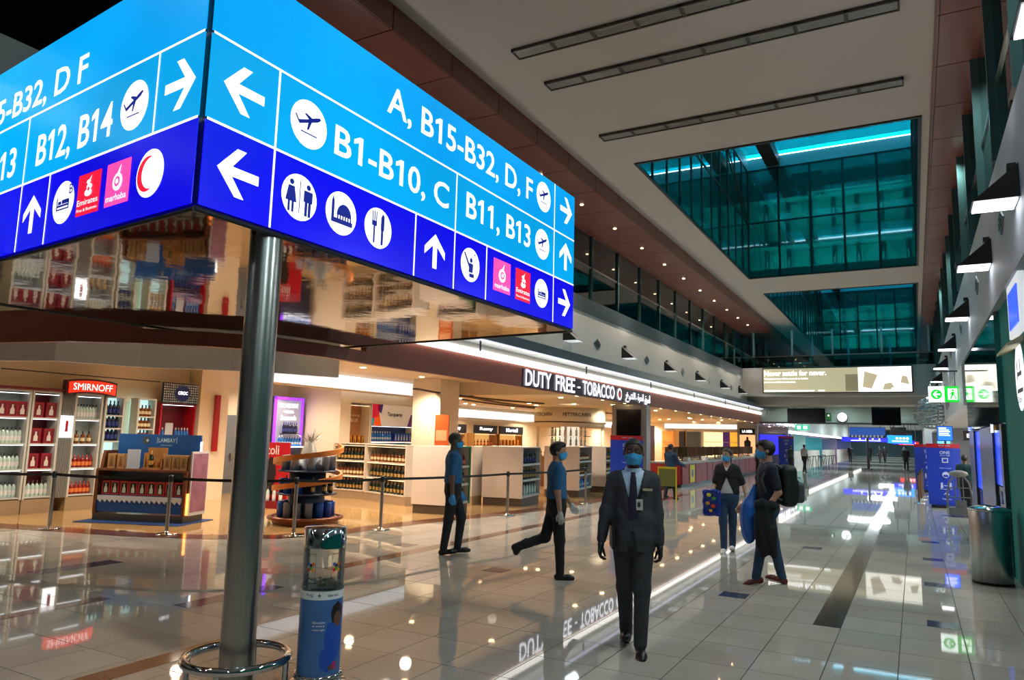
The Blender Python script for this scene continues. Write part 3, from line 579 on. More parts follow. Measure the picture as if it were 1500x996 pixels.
    logo_tile('m', 3.735, 4.11, .14, .50, fr); logo_tile('e', 4.23, 4.59, .125, .495, fr)
face(frR, LR, right_layout)
ex = (D_-A_).normalized(); LL = (D_-A_).length; frL = (loc(D_), -ex, UP); fl = lambda s: LL-s
def left_layout(fr):
    lines(fr, LL, [(fl(.575), .595, 1.2), (fl(2.63), 0, 1.2), (fl(2.11), 0, .595)])
    arr((fl(.28), .885), .185, 0, fr); air((fl(.87), .88), fr)
    txt('B12, B14', fr, fl(2.42), fl(1.17), .67, .995); txt('A, B15-B32, D F', fr, fl(4.25), fl(1.66), 1.25, 1.53); txt('B11, B13', fr, fl(4.15), fl(2.83), .67, .99)
    arr((fl(2.38), .295), .165, PI/2, fr)
    flat(gw, disc((fl(1.83), .305), .175), fr, .006); bed((fl(1.83), .305), .175, fr); put_text(dk, 'B', fr, fl(1.74), fl(1.68), .36, .44, .009, .01); flush('hotel_roundel')
    logo_tile('e', fl(1.60), fl(1.25), .145, .475, fr); logo_tile('m', fl(1.165), fl(.83), .15, .48, fr)
    flat(gw, disc((fl(.565), .305), .175), fr, .006); flat(rd, disc((fl(.595), .305), .13), fr, .009); flat(tw, disc((fl(.545), .305), .115), fr, .012); flush('crescent_roundel')
face(frL, LL, left_layout)
# post and bumper ring belong to the sign
MB().lathe([(.118, 0), (.118, 3.17)], 32).build('post', STEEL, sign)
MB().lathe([(.13, 0), (.13, .012), (.118, .03)], 32).build('post_collar', CHROME, sign)
ring = MB().tube([(.34*math.cos(a), .34*math.sin(a), .20) for a in [2*PI*i/40 for i in range(40)]], .03, 10, True).build('bumper_ring', CHROME, sign)
for k in range(4):
    a = .5+k*PI/2; MB().cyl((.34*math.cos(a), .34*math.sin(a), 0), (.34*math.cos(a), .34*math.sin(a), .19), .02, n=10).build('ring_leg', CHROME, ring)

# ------------------------------------------------------------------ donation cylinder
bin_ = thing('donation_box', 'clear-topped cylindrical donation box wrapped in a blue charity poster', 'donation box', (-3.72, 4.02, 0))
def printed(name, cols, rough=.35, emit=0.): return M(name, cols, rough, emit=emit)
MB().lathe([(0, 0), (.2, 0), (.2, .02), (.19, .035), (.16, .04), (.16, .075), (.172, .08), (.172, .095), (.15, .1)], 36).build('chrome_base', CHROME, bin_)
body = MB().lathe([(.148, .095), (.148, .62)], 40).build('poster_wrap', M('poster_blue', '3f6fae', .3, noise=.12, scale=3), bin_)
MB().lathe([(.149, .60), (.149, .655)], 40).build('white_header_band', M('poster_white', 'dfe4ea', .35), bin_)
MB().lathe([(.15, .655), (.152, .66), (.15, .665)], 40).build('joint_ring', CHROME, bin_)
cl = MB().lathe([(.146, .665), (.146, 1.0)], 40).build('clear_sleeve', CLEAR, bin_)
MB().lathe([(.148, .94), (.148, 1.075), (.14, 1.08), (0, 1.085)], 40).build('chrome_cap', CHROME, bin_)
# curved print: child in blue, captions
def wrap(mb, poly, r, a_mid):
    """polygon in arc-length/height coordinates laid on the cylinder"""
    mb.add([((r)*math.cos(a_mid+x/r), (r)*math.sin(a_mid+x/r), z) for x, z in poly], [tuple(range(len(poly)))])
def wrap_fine(mb, cx, cz, rx, rz, r, a):
    n = 16; vs = []; rows = 6
    for j in range(rows+1):
        z = cz-rz+2*rz*j/rows; w = rx*math.sqrt(max(0, 1-((z-cz)/rz)**2))
        for i in range(n+1): t = a+(cx-w+2*w*i/n)/r; vs.append((r*math.cos(t), r*math.sin(t), z))
    mb.add(vs, [(j*(n+1)+i, j*(n+1)+i+1, (j+1)*(n+1)+i+1, (j+1)*(n+1)+i) for j in range(rows) for i in range(n)])
va = math.atan2(-4.02, 3.72)          # towards the viewer
h = MB(); wrap_fine(h, .105, .33, .075, .16, .1490, va); wrap_fine(h, .06, .21, .06, .09, .1492, va); h.build('printed_shirt', M('print_shirt', '1650b8', .4), body)
h = MB(); wrap_fine(h, .125, .50, .055, .085, .1490, va); h.build('printed_hair', M('print_hair', '1d1a1c', .4), body)
h = MB(); wrap_fine(h, .130, .465, .036, .055, .1495, va); wrap_fine(h, .085, .15, .02, .02, .1496, va); h.build('printed_face', M('print_skin', '6b4a3c', .4), body)
h = MB(); wrap_fine(h, .115, .16, .02, .03, .1497, va); h.build('printed_pink', M('print_pink', 'b0306a', .4), body)
def wrap_text(mb, s, x0, x1, z0, z1, r, a):
    V, F, _ = txt_mesh(s, .01); mb.add([(r*math.cos(a+(x0+(x1-x0)*x)/r), r*math.sin(a+(x0+(x1-x0)*x)/r), z0+(z1-z0)*y) for x, y in V], F)
wt = MB()
for k, s in enumerate(('Education', 'is every', "child's right")): wrap_text(wt, s, -.055, .03, .445-k*.025, .460-k*.025, .1498, va)
wt.build('caption', M('print_white', 'e8ecf2', .4), body)
wt = MB(); wrap_text(wt, 'dubai cares', .04, .12, .62, .64, .1500, va); wrap_text(wt, '+', -.03, -.005, .615, .645, .15, va); wrap_text(wt, 'دبي', -.12, -.06, .615, .645, .15, va); wt.build('header_lettering', M('print_dark', '2a3450', .4), body)
# coins and notes in the clear chamber, printed emblem cards on the sleeve
for k in range(26):
    a = random.random()*2*PI; r_ = random.random()*.1
    o = MB().box(-.03, .03, -.012, .012, 0, .002).build('banknote', M('note%d' % (k % 3), ['7a7460', '5f6a58', '8a7a5c'][k % 3], .7), bin_, (r_*math.cos(a), r_*math.sin(a), .67+random.random()*.04)); o.rotation_euler = (random.uniform(-.9, .9), random.uniform(-.9, .9), a)
for da in (-.62, .62):
    e = MB(); cols = ['c03030', '30a040', 'e0a020', '3060c0', '202020', 'd06020']; cardroot = None
    fm = MB(); r = .1475
    for z0, z1, x0, x1 in ((.71, .713, -.035, .035), (.905, .908, -.035, .035)): wrap(fm, rect(x0, x1, z0, z1), r, va+da)
    for x in (-.035, .035): wrap(fm, rect(x-.001, x+.001, .71, .908), r, va+da)
    cardroot = fm.build('emblem_card', M('print_dark', '2a3450', .4), bin_)
    for k, c in enumerate(cols):
        d = MB(); wrap_fine(d, -.018+.018*(k % 3), .80+.028*(k//3)+.01*(k % 2), .011, .014, r+.0005, va+da); d.build('emblem_dot', M('dot_'+c, c, .4), cardroot)

# ------------------------------------------------------------------ belt barriers
def stanchion_mesh():
    return (MB().lathe([(0, 0), (.17, 0), (.17, .012), (.15, .022), (.05, .035), (.032, .05)], 28).mesh('base', CHROME),
            MB().lathe([(.03, .03), (.03, .90)], 16).mesh('post', STEEL), MB().lathe([(.034, .86), (.036, .87), (.036, .955), (.03, .97), (0, .972)], 16).mesh('belt_head', DSTEEL))
SB, SP, SH = stanchion_mesh()
ST = [(-14.75, 6.55), (-12.94, 7.26), (-10.92, 8.03), (-9.23, 9.2), (-8.63, 10.75), (-8.04, 14.45), (-7.84, 18.4)]
SLAB = ['outside the left frame edge', 'in front of the liquor wall shelving', 'in front of the blue promotional stand', 'beside the clear donation box', 'in front of the two-bay liquor shelf', 'between the two men in blue polo shirts', 'left of the man in the dark suit']
for i, (x, y) in enumerate(ST):
    t = thing('belt_stanchion', 'chrome belt stanchion '+SLAB[i], 'stanchion', (x, y, 0), 0, 'belt stanchions')
    place('base', SB, t); place('post', SP, t); place('belt_head', SH, t)
    if i < len(ST)-1:
        x2, y2 = ST[i+1]; d = Vector((x2-x, y2-y, 0)); L = d.length; d.normalize(); n = Vector((d.y, -d.x, 0))*.002; b = MB(); k = 8; vs = []
        for q in range(k+1):
            u = q/k; p = d*(.036+(L-.072)*u); sag = -.02*4*u*(1-u)
            for s_ in (-1, 1): vs += [p+n*s_+Vector((0, 0, .89+sag)), p+n*s_+Vector((0, 0, .937+sag))]
        fs = []
        for q in range(k): a = 4*q; c = a+4; fs += [(a, c, c+1, a+1), (a+2, a+3, c+3, c+2), (a+1, c+1, c+3, a+3), (a, a+2, c+2, c)]
        b.add(vs, fs).build('retractable_belt', M('belt_black', '0c0d12', .6), t)
# ------------------------------------------------------------------ people: implicit surfaces polygonised with surface nets
def surfnet(fn, lo, hi, h):
    lo = np.array(lo, float); hi = np.array(hi, float); n = np.maximum(4, np.ceil((hi-lo)/h).astype(int)+1)
    ax = [lo[i]+h*np.arange(n[i]) for i in range(3)]
    X, Y, Z = np.meshgrid(*ax, indexing='ij'); F = fn(np.stack([X, Y, Z], -1).astype(np.float32)); s = F < 0
    c = [(0,0,0),(1,0,0),(0,1,0),(1,1,0),(0,0,1),(1,0,1),(0,1,1),(1,1,1)]
    def sub(A, o): return A[o[0]:n[0]-1+o[0], o[1]:n[1]-1+o[1], o[2]:n[2]-1+o[2]]
    cnt = sum(sub(s, o).astype(np.int8) for o in c); act = (cnt > 0) & (cnt < 8); I = np.argwhere(act)
    if len(I) == 0: return [], []
    acc = np.zeros((len(I), 3)); k = np.zeros(len(I))
    V = [F[I[:, 0]+o[0], I[:, 1]+o[1], I[:, 2]+o[2]] for o in c]
    for a in range(8):
        for b in range(a+1, 8):
            d = np.array(c[b])-np.array(c[a])
            if abs(d).sum() != 1: continue
            mk = (V[a] < 0) != (V[b] < 0); t = np.where(mk, V[a]/(V[a]-V[b]+1e-12), 0)
            acc += np.where(mk[:, None], np.array(c[a])+t[:, None]*d, 0); k += mk
    P = lo+(I+acc/k[:, None])*h
    idx = -np.ones(tuple(n-1), int); idx[tuple(I.T)] = np.arange(len(I)); faces = []
    for axx in range(3):
        o = [0, 0, 0]; o[axx] = 1
        A = s[:n[0]-o[0], :n[1]-o[1], :n[2]-o[2]]; B = s[o[0]:, o[1]:, o[2]:]; E = np.argwhere(A != B)
        u, v = (axx+1) % 3, (axx+2) % 3
        E = E[(E[:, u] > 0) & (E[:, v] > 0) & (E[:, u] < n[u]-1) & (E[:, v] < n[v]-1)]
        if len(E) == 0: continue
        du = np.zeros(3, int); du[u] = 1; dv = np.zeros(3, int); dv[v] = 1
        q = np.stack([idx[tuple((E-du-dv).T)], idx[tuple((E-dv).T)], idx[tuple(E.T)], idx[tuple((E-du).T)]], 1)
        fl = ~A[tuple(E.T)]; q[fl] = q[fl][:, ::-1]; faces.append(q)
    f = np.concatenate(faces); f = f[(f >= 0).all(1)]
    return P, f
def sd_cap(p, a, b, ra, rb, sc=None):
    a = np.asarray(a, np.float32); b = np.asarray(b, np.float32)
    if sc is not None: sc = np.asarray(sc, np.float32); p = p*sc; a = a*sc; b = b*sc
    ab = b-a; t = np.clip(((p-a)@ab)/(ab@ab+1e-9), 0, 1); d = p-(a+t[..., None]*ab)
    return np.sqrt((d*d).sum(-1))-(ra+(rb-ra)*t)
def sd_ell(p, c, r):
    q = (p-np.asarray(c, np.float32)); r = np.asarray(r, np.float32); k0 = np.sqrt(((q/r)**2).sum(-1)); k1 = np.sqrt(((q/(r*r))**2).sum(-1))+1e-6
    return k0*(k0-1)/k1
def smin(a, b, k): h = np.clip(.5+.5*(b-a)/k, 0, 1); return b+(a-b)*h-k*h*(1-h)
def union(ds, k=.03):
    r = ds[0]
    for d in ds[1:]: r = smin(r, d, k)
    return r
def solid(name, fn, lo, hi, h, mat, parent):
    P, f = surfnet(fn, lo, hi, h)
    if len(P) == 0: return None
    me = bpy.data.meshes.new(name); me.from_pydata([tuple(v) for v in P], [], [tuple(int(i) for i in q) for q in f]); me.materials.append(mat)
    me.polygons.foreach_set('use_smooth', [True]*len(me.polygons)); me.update()
    return place(name, me, parent)
def rotx(v, a): return np.array([v[0], v[1]*math.cos(a)-v[2]*math.sin(a), v[1]*math.sin(a)+v[2]*math.cos(a)])
def rotz(v, a): return np.array([v[0]*math.cos(a)-v[1]*math.sin(a), v[0]*math.sin(a)+v[1]*math.cos(a), v[2]])
def cloth(name, col, rough=.8): return M(name, col, rough, noise=.10, scale=14, bump=.25, bscale=28)
SK = {'dark': M('skin_dark', '523629', .5), 'tan': M('skin_tan', 'a87a62', .5), 'brown': M('skin_brown', '6e4c3c', .5), 'fair': M('skin_fair', 'b98a72', .5)}
HAIRB = M('hair_black', '14110f', .55, noise=.3, scale=60); HAIRD = M('hair_brown', '2a1c15', .5, noise=.25, scale=50)
MASK = M('mask_blue', '3f9fd8', .7, bump=.3, bscale=60); EYEW = M('eye_white', '8f877e', .3); EYED = M('eye_dark', '100c0a', .2)
GL_BLUE = M('glove_blue', '3c8fd0', .5, bump=.2, bscale=50); GL_WHITE = M('glove_white', 'b9b6b4', .55, bump=.2, bscale=50); GL_BLACK = M('glove_black', '16161a', .5)

def hand(parent, wrist, dirv, palmn, mat, curl=.5, size=1., name='hand', side=1, h=.0055, thumb=1.):
    """palm and five fingers; dirv = along the fingers, palmn = palm normal (fingers curl towards it), side = sign of thumb direction"""
    d = np.array(dirv, float); d /= np.linalg.norm(d); n = np.array(palmn, float); n -= d*(n@d); n /= np.linalg.norm(n); w = np.cross(d, n)*side
    wr = np.array(wrist, float); L = size; pr = []
    pal = wr+d*.085*L
    for k, (o, l) in enumerate(((.033, .070), (.011, .080), (-.011, .074), (-.031, .058))):
        base = wr+d*.088*L+w*o*L; a = 0; p = base; pts = [p]
        for sgl, ang in ((.45, .35), (.32, .75), (.23, .6)):
            a += curl*ang*1.6; p = p+(d*math.cos(a)+n*math.sin(a))*l*sgl*L; pts.append(p)
        for q in range(3): pr.append((pts[q], pts[q+1], (.0095-.0009*q)*L, (.0090-.0009*q)*L))
    tb = wr+d*.028*L+w*.026*L; t1 = tb+(d*.62+w*.62*thumb+n*.35)*.042*L; t2 = t1+(d*.88+w*.12*thumb+n*.4)*.03*L; t3 = t2+(d*.9-w*.05+n*.45)*.024*L
    pr += [(tb, t1, .0135*L, .0115*L), (t1, t2, .0115*L, .010*L), (t2, t3, .010*L, .0085*L)]
    def fn(p):
        ds = [sd_cap(p, wr-d*.03*L, wr+d*.02*L, .027*L, .026*L)]
        for o in (-.022, 0, .022): ds.append(sd_cap(p, wr+d*.025*L+w*o*.8*L, wr+d*.082*L+w*o*L, .0165*L, .0155*L))
        b = union(ds, .018*L)
        f = union([sd_cap(p, *q) for q in pr], .003*L); return smin(b, f, .008*L)
    al = np.array([q[0] for q in pr]+[q[1] for q in pr]+[wr-d*.05*L]); return solid(name, fn, al.min(0)-.03*L, al.max(0)+.03*L, h, mat, parent)

def person(label, loc, rz, H=1.76, top='polo', topcol='20507a', legcol='14161c', shoecol='0c0c0d', skin='brown', hair='short', hairmat=None, maskon=True,
           legL=(.0, .0), legR=(.0, .0), armL=(0, .1, .2), armR=(0, .1, .2), head=(0, 0), lean=0., glove=None, gloves='LR', far=False, female=False, build=1., group=None, yawhead=0., handcurl=.45, shirt=None, hips=0.):
    """faces -Y in its own frame; legs (thigh forward, knee bend[, foot pitch]); arms (upper arm forward, outward, elbow bend)"""
    t = thing('person', label, 'person', loc, rz, group); K = H/1.76; s = lambda v: np.array(v, float)*K
    h = .026 if far else .0125; sk = SK[skin]; B = build
    # skeleton
    hipz = .93; sw = (.142 if female else (.16 if top == 'suit' else .178))*B; hw = .085
    def leg(side, th, kn, pit=0., out=-.035):
        hp = np.array([side*hw, 0, hipz]); fd = lambda a: np.array([side*out, -math.sin(a), -math.cos(a)])
        k = hp+fd(th)*.43; a = k+fd(th-kn)*.42; foot = th-kn+pit
        f = np.array([side*.06, -math.cos(foot), -math.sin(foot)]); 
        return hp, k, a, f
    LG = [leg(1, *legL), leg(-1, *legR)]
    drop = min(l[2][2]-.085 for l in LG); off = np.array([0, 0, -drop])
    LG = [tuple(v+off for v in l[:3])+(l[3],) for l in LG]
    pel = np.array([0, 0, hipz+.02])+off
    def tor(v): v = np.array(v, float); return rotx(v-np.array([0, 0, .95]), -lean)*1+np.array([0, 0, .95])+off if True else v
    def lean_dir(v): return rotx(np.array(v, float), -lean)
    lean = -lean
    chest = tor((0, .0, 1.30)); waist = tor((0, 0, 1.08)); nb = tor((0, .01, 1.47)); hc = tor((0, -.018, 1.635))
    sh = [tor((sw, .005, 1.41)), tor((-sw, .005, 1.41))]
    AR = []
    for side, sp, (fw, out, el) in ((1, sh[0], armL), (-1, sh[1], armR)):
        du = np.array([side*math.sin(out), -math.sin(fw)*math.cos(out), -math.cos(fw)*math.cos(out)]); e = sp+du*.285
        f2 = fw+el; ou = out*.55; dl = np.array([side*math.sin(ou), -math.sin(f2)*math.cos(ou), -math.cos(f2)*math.cos(ou)]); w = e+dl*.25
        AR.append((sp, e, w, dl))
    LG = [tuple(v*K for v in l[:3])+(l[3],) for l in LG]; AR = [tuple(v*K for v in a[:3])+(a[3],) for a in AR]
    pel, chest, waist, nb, hc = [v*K for v in (pel, chest, waist, nb, hc)]; sh = [v*K for v in sh]
    cs, sn = math.cos(yawhead), math.sin(yawhead); hp_, hr_ = head
    def hloc(p):
        q = p-hc.astype(np.float32); x = q[..., 0]*cs+q[..., 1]*sn; y = -q[..., 0]*sn+q[..., 1]*cs; z = q[..., 2]
        y2 = y*math.cos(hp_)+z*math.sin(hp_); z2 = -y*math.sin(hp_)+z*math.cos(hp_); return np.stack([x, y2, z2], -1)/K
    def hw2(v):  # head local -> world
        x, y, z = v; y2 = y*math.cos(hp_)-z*math.sin(hp_); z2 = y*math.sin(hp_)+z*math.cos(hp_); return hc+K*np.array([x*cs-y2*sn, x*sn+y2*cs, z2])
    def d_head(q):
        sk_ = union([sd_ell(q, (0, .012, .03), (.076, .096, .092)), sd_ell(q, (0, -.022, -.045), (.058, .062, .072)), sd_ell(q, (0, -.055, -.085), (.028, .03, .026))], .03)
        nose = sd_cap(q, (0, -.085, .008), (0, -.104, -.026), .008, .013); ears = np.minimum(sd_ell(q, (.078, .012, -.005), (.012, .024, .034)), sd_ell(q, (-.078, .012, -.005), (.012, .024, .034)))
        r = smin(sk_, nose, .012); r = smin(r, ears, .008)
        eyes = np.minimum(sd_ell(q, (.031, -.088, .012), (.02, .016, .012)), sd_ell(q, (-.031, -.088, .012), (.02, .016, .012))); return np.maximum(r, -smin(eyes, eyes+.0, .004)-.002)
    def d_headskull(q): return union([sd_ell(q, (0, .012, .03), (.076, .096, .092)), sd_ell(q, (0, -.022, -.045), (.058, .062, .072)), sd_ell(q, (0, -.055, -.085), (.028, .03, .026))], .03)
    tw_, td = (.145*B, .098*B) if not female else (.128*B, .09*B)
    def d_torso(p, e=0.):
        ds = [sd_cap(p, chest+s((0, 0, .04)), waist, (.115+e)*K*B, (.108+e)*K*B, (.74, 1, 1)), sd_cap(p, waist, pel, (.108+e)*K*B, (.122+e)*K*B, (.78 if not female else .72, 1, 1)),
              sd_cap(p, (sh[0]*.86+sh[1]*.14), (sh[1]*.86+sh[0]*.14), (.062+e)*K, (.062+e)*K), sd_cap(p, nb-s((0, 0, .09)), nb-s((0, 0, .01)), (.08+e)*K, (.058+e)*K)]
        return union(ds, .06*K)
    def d_arm(p, a, e=0., upto=1.):
        S_, E_, W_, D = a; r = [sd_cap(p, S_, S_+(E_-S_)*min(1, upto*2), (.052*B+e)*K, ((.052-.012*min(1, upto*2))*B+e)*K)]
        if upto > .5: r.append(sd_cap(p, E_, E_+(W_-E_)*min(1, (upto-.5)*2), (.041*B+e)*K, (.029*B+e)*K))
        return union(r, .03*K)
    def d_leg(p, l, e=0.):
        H_, N_, A_2, f = l; return union([sd_cap(p, H_, N_, (.083*B+e)*K, (.057*B+e)*K), sd_cap(p, N_, A_2, (.055*B+e)*K, (.040+e)*K)], .03*K)
    bare_arm = top in ('polo', 'tee')
    def body(p):
        ds = [d_torso(p, -.012), d_leg(p, LG[0], -.015), d_leg(p, LG[1], -.015)]
        for a in AR: ds.append(d_arm(p, a, 0. if bare_arm else -.012))
        b = union(ds, .03*K); neck = sd_cap(p, nb-s((0, 0, .05)), hc-s((0, -.02, .03)), .056*K, .052*K); b = smin(b, neck, .03*K)
        return smin(b, d_head(hloc(p))*K, .02*K)
    allp = np.array([v for l in LG for v in l[:3]]+[v for a in AR for v in a[:3]]+[hc, pel]); lo = allp.min(0)-.16*K; hi = allp.max(0)+.16*K
    solid('body', body, lo, hi, h if far else .0115, sk, t)
    # trousers
    tm = cloth('trouser_'+legcol, legcol)
    pts = np.array([v for l in LG for v in l[:3]]+[waist]); fl_ = .014
    def trousers(p):
        d = union([d_leg(p, LG[0], fl_), d_leg(p, LG[1], fl_)], .012*K); pv = union([sd_cap(p, waist, pel-s((0, 0, .03)), .118*K*B, .132*K*B, (.8 if not female else .74, 1, 1)), d], .05*K)
        cut = p[..., 2]-(waist[2]-.01*K); wr_ = .0022*np.sin(p[..., 2]*38+9*p[..., 0]+4*np.sin(p[..., 1]*23))*np.sin(p[..., 2]*17+p[..., 0]*30) if not far else 0
        r = np.maximum(pv+wr_, cut)
        for l in LG:   # open hem
            pass
        return r
    solid('trousers', trousers, pts.min(0)-.16*K, pts.max(0)+.16*K, h, tm, t)
    # shoes
    sm_ = M('shoe_'+shoecol, shoecol, .35)
    for l in LG:
        A_2, f = l[2], l[3]; f = f/np.linalg.norm(f); side = np.cross(f, [0, 0, 1.]); side /= np.linalg.norm(side); upf = np.cross(side, f)
        heel = A_2-upf*.045*K-f*.035*K; ball = A_2-upf*.052*K+f*.11*K; toe = A_2-upf*.056*K+f*.165*K
        def shoe(p, A_2=A_2, f=f, heel=heel, ball=ball, toe=toe, upf=upf):
            d = union([sd_cap(p, A_2-upf*.01*K, heel, .043*K, .038*K), sd_cap(p, heel, ball, .036*K, .041*K), sd_cap(p, ball, toe, .041*K, .03*K)], .03*K)
            return np.maximum(d, -((p-(A_2-upf*.083*K).astype(np.float32))@upf.astype(np.float32)))
        al = np.array([A_2, heel, ball, toe]); so = solid('shoe', shoe, al.min(0)-.07, al.max(0)+.07, .02 if far else .009, sm_, t)
        if shoecol in ('6a2a2a', 'd8d8d6') and not far:
            def sole(p, A_2=A_2, heel=heel, ball=ball, toe=toe, upf=upf):
                d = union([sd_cap(p, heel, ball, .039*K, .044*K), sd_cap(p, ball, toe, .044*K, .034*K)], .03*K); z = (p-(A_2-upf*.083*K).astype(np.float32))@upf.astype(np.float32)
                return np.maximum(np.maximum(d, -z), z-.022)
            solid('sole', sole, al.min(0)-.07, al.max(0)+.07, .008, M('sole_white', 'c9c2b6', .5), so)
    # upper garment
    cm = cloth('top_'+topcol, topcol)
    if top in ('polo', 'tee', 'uniform'):
        hem = waist[2]-(.10 if top == 'tee' else .055)*K
        def shirtf(p):
            sl = .40 if top != 'uniform' else 1.
            arms = union([d_arm(p, a, .016, sl) for a in AR], .02); d = smin(d_torso(p, .012), arms, .03*K)
            wr_ = .003*np.sin(p[..., 2]*34+22*p[..., 0]+3*np.sin(p[..., 1]*30))*np.sin(p[..., 2]*15+p[..., 0]*11) if not far else 0
            d = np.maximum(d+wr_, hem-p[..., 2]); nk = sd_cap(p, nb-s((0, .02, .02)), nb+s((0, -.02, .2)), .064*K, .09*K); return np.maximum(d, -nk)
        pt = np.array([v for a in AR for v in a[:3]]+[waist, nb]); sg = solid('shirt', shirtf, pt.min(0)-.15*K, pt.max(0)+.13*K, h, cm, t)
        if top == 'polo' and not far:
            def collar(p): return np.maximum(np.maximum(np.abs(sd_cap(p, nb-s((0, 0, .06)), nb+s((0, -.012, .05)), .075*K, .062*K))-.006, (nb[2]-.012*K)-p[..., 2]), p[..., 2]-nb[2]-.035*K)
            solid('collar', collar, nb-s((.14, .14, .1)), nb+s((.14, .14, .1)), .008, cm, sg)
    if top == 'suit':
        shm = cloth('shirt_'+(shirt or 'b9cfe8'), shirt or 'b9cfe8', .7)
        def inner(p):
            d = d_torso(p, .004); nk = sd_cap(p, nb-s((0, .02, -.01)), nb+s((0, -.02, .2)), .06*K, .08*K); col = np.maximum(np.maximum(np.abs(sd_cap(p, nb-s((0, 0, .06)), nb+s((0, -.012, .05)), .074*K, .064*K))-.006, (nb[2]-.03*K)-p[..., 2]), p[..., 2]-nb[2]-.04*K)
            return np.minimum(np.maximum(np.maximum(d, -nk), 1.05*K-p[..., 2]), col)
        solid('shirt', inner, chest-s((.24, .2, .3)), chest+s((.24, .2, .28)), .009, shm, t)
        yb = lambda z: 0
        def jacket(p):
            x, y, z = p[..., 0], p[..., 1], p[..., 2]
            skirt = sd_cap(p, waist, pel-s((0, 0, .12)), .118*K*B, .140*K*B, (.76, 1, 1)); arms = union([d_arm(p, a, .014, .97) for a in AR], .02)
            d = union([d_torso(p, .015), skirt], .05*K); d = smin(d, arms, .022*K); d = d+.003*np.sin(z*30+18*x+2*np.sin(y*30))*np.sin(z*13+x*17)
            d = np.maximum(d, (pel[2]-.14*K)-z)
            vz = (z-1.12*K); half = np.clip(vz*.27, 0, .095*K); notch = np.maximum(np.abs(x+.006)-half, y-.03)       # V opening
            lap = np.where((np.abs(x+.006) < half+.055*K) & (vz > -.01) & (z < 1.42*K) & (y < 0), -.007, 0)
            low = np.maximum(np.abs(x+.012)-np.clip((1.0*K-z)*.22, 0, .06), y+.02)                                        # cutaway below the button
            d = np.maximum(d+lap, -notch); d = np.maximum(d, -low); nk = sd_cap(p, nb-s((0, .02, -.005)), nb+s((0, -.02, .2)), .07*K, .1*K); return np.maximum(d, -nk)
        pt = np.array([v for a in AR for v in a[:3]]+[pel-s((0, 0, .2)), nb]); jk = solid('jacket', jacket, pt.min(0)-.17*K, pt.max(0)+.13*K, .0115, cm, t)
        yf = -.135*K*B
        tie = MB(); P = [(1.475, .022), (1.45, .018), (1.43, .024), (1.25, .036), (1.10, .042)]
        vs = []; 
        for z, w in P:
            zz = z*K+off[2]*K; py = float(chest[1])-(.128+.012*(1.4-z)/.3)*K
            if z > 1.4: py = float(nb[1])-.088*K-(1.475-z)*.75*K
            for q in (-1, 0, 1): vs.append((q*w*K-.004, py-(.012 if q == 0 else .0)-.004, zz))
        tie.add(vs, [(3*i+q, 3*i+q+1, 3*i+q+4, 3*i+q+3) for i in range(len(P)-1) for q in range(2)], True); tie.build('tie', cloth('tie_navy', '1c1830'), t)
        # badges on the chest
        y_ = float(chest[1])-.142*K*B
        MB().box(.075*K, .155*K, y_, y_+.008, 1.315*K, 1.335*K).build('name_bar', M('badge_gold', 'b8b090', .4), jk)
        MB().box(.02*K, .075*K, y_-.004, y_+.004, 1.155*K, 1.245*K).build('id_card', M('badge_white', 'c9c9c6', .4), jk); MB().box(.03*K, .055*K, y_-.006, y_, 1.18*K, 1.22*K).build('id_photo', M('badge_photo', '3a3a40', .4), jk)
        MB().cyl((.048*K, y_, 1.245*K), (.07*K, y_+.004, 1.32*K), .005, n=6).build('lanyard', BLACK, jk)
    if top == 'cardigan':
        um = cloth('undershirt', 'c4c4ca')
        hem1 = waist[2]-.09*K
        solid('undershirt', lambda p: np.maximum(np.maximum(d_torso(p, .012), hem1-p[..., 2]), -sd_cap(p, nb-s((0, .04, .03)), nb+s((0, -.02, .2)), .066*K, .1*K)), chest-s((.25, .2, .42)), chest+s((.25, .2, .3)), h, um, t)
        def card(p):
            x, y, z = p[..., 0], p[..., 1], p[..., 2]
            d = smin(d_torso(p, .022), union([d_arm(p, a, .02, .42) for a in AR], .02), .03*K); d = d+.003*np.sin(z*50+9*x)
            lowhem = (waist[2]-.06*K)-np.clip(np.abs(x)-.03, 0, 1)*.3
            d = np.maximum(d, lowhem-z); op = np.maximum(np.abs(x)-np.clip((1.26*K-z)*.42, 0, .13), y+.01); d = np.maximum(d, -op)
            up = np.maximum(np.abs(x)-np.clip((z-1.36*K)*.5, 0, .08), y+.0); d = np.maximum(d, -up); return np.maximum(d, -sd_cap(p, nb-s((0, .03, .02)), nb+s((0, -.02, .2)), .066*K, .1*K))
        pt = np.array([v for a in AR for v in a[:2]]+[waist, nb]); solid('cardigan', card, pt.min(0)-.16*K, pt.max(0)+.13*K, h, cm, t)
    # hair
    if hair != 'bald':
        hm = hairmat or HAIRB
        def hairf(p):
            q = hloc(p); d = d_headskull(q)-(.014 if hair != 'fade' else .007)
            face_ = np.minimum(-(q[..., 1]+.045)+.0, 1); cutz = np.where(q[..., 1] < -.03, .072, np.where(q[..., 1] < .02, -.0+.01, -.055))
            zc_ = .075-np.clip((q[..., 1]+.062)*1.5, 0, .135); d = np.maximum(d, zc_-q[..., 2])
            if hair == 'short': top_ = sd_ell(q, (0, -.012, .085), (.074, .088, .052)); top_ = np.maximum(top_, .058-q[..., 2]); d = smin(d, top_, .01)
            if hair == 'long': tail = sd_cap(q, (0, .085, .0), (.01, .115, -.10), .042, .022); d = smin(d, tail, .02)
            return (d+.002*np.sin(q[..., 0]*160)*np.sin(q[..., 2]*140))*K
        solid('hair', hairf, hc-.2*K, hc+.2*K, .02 if far else .0085, hm, t)
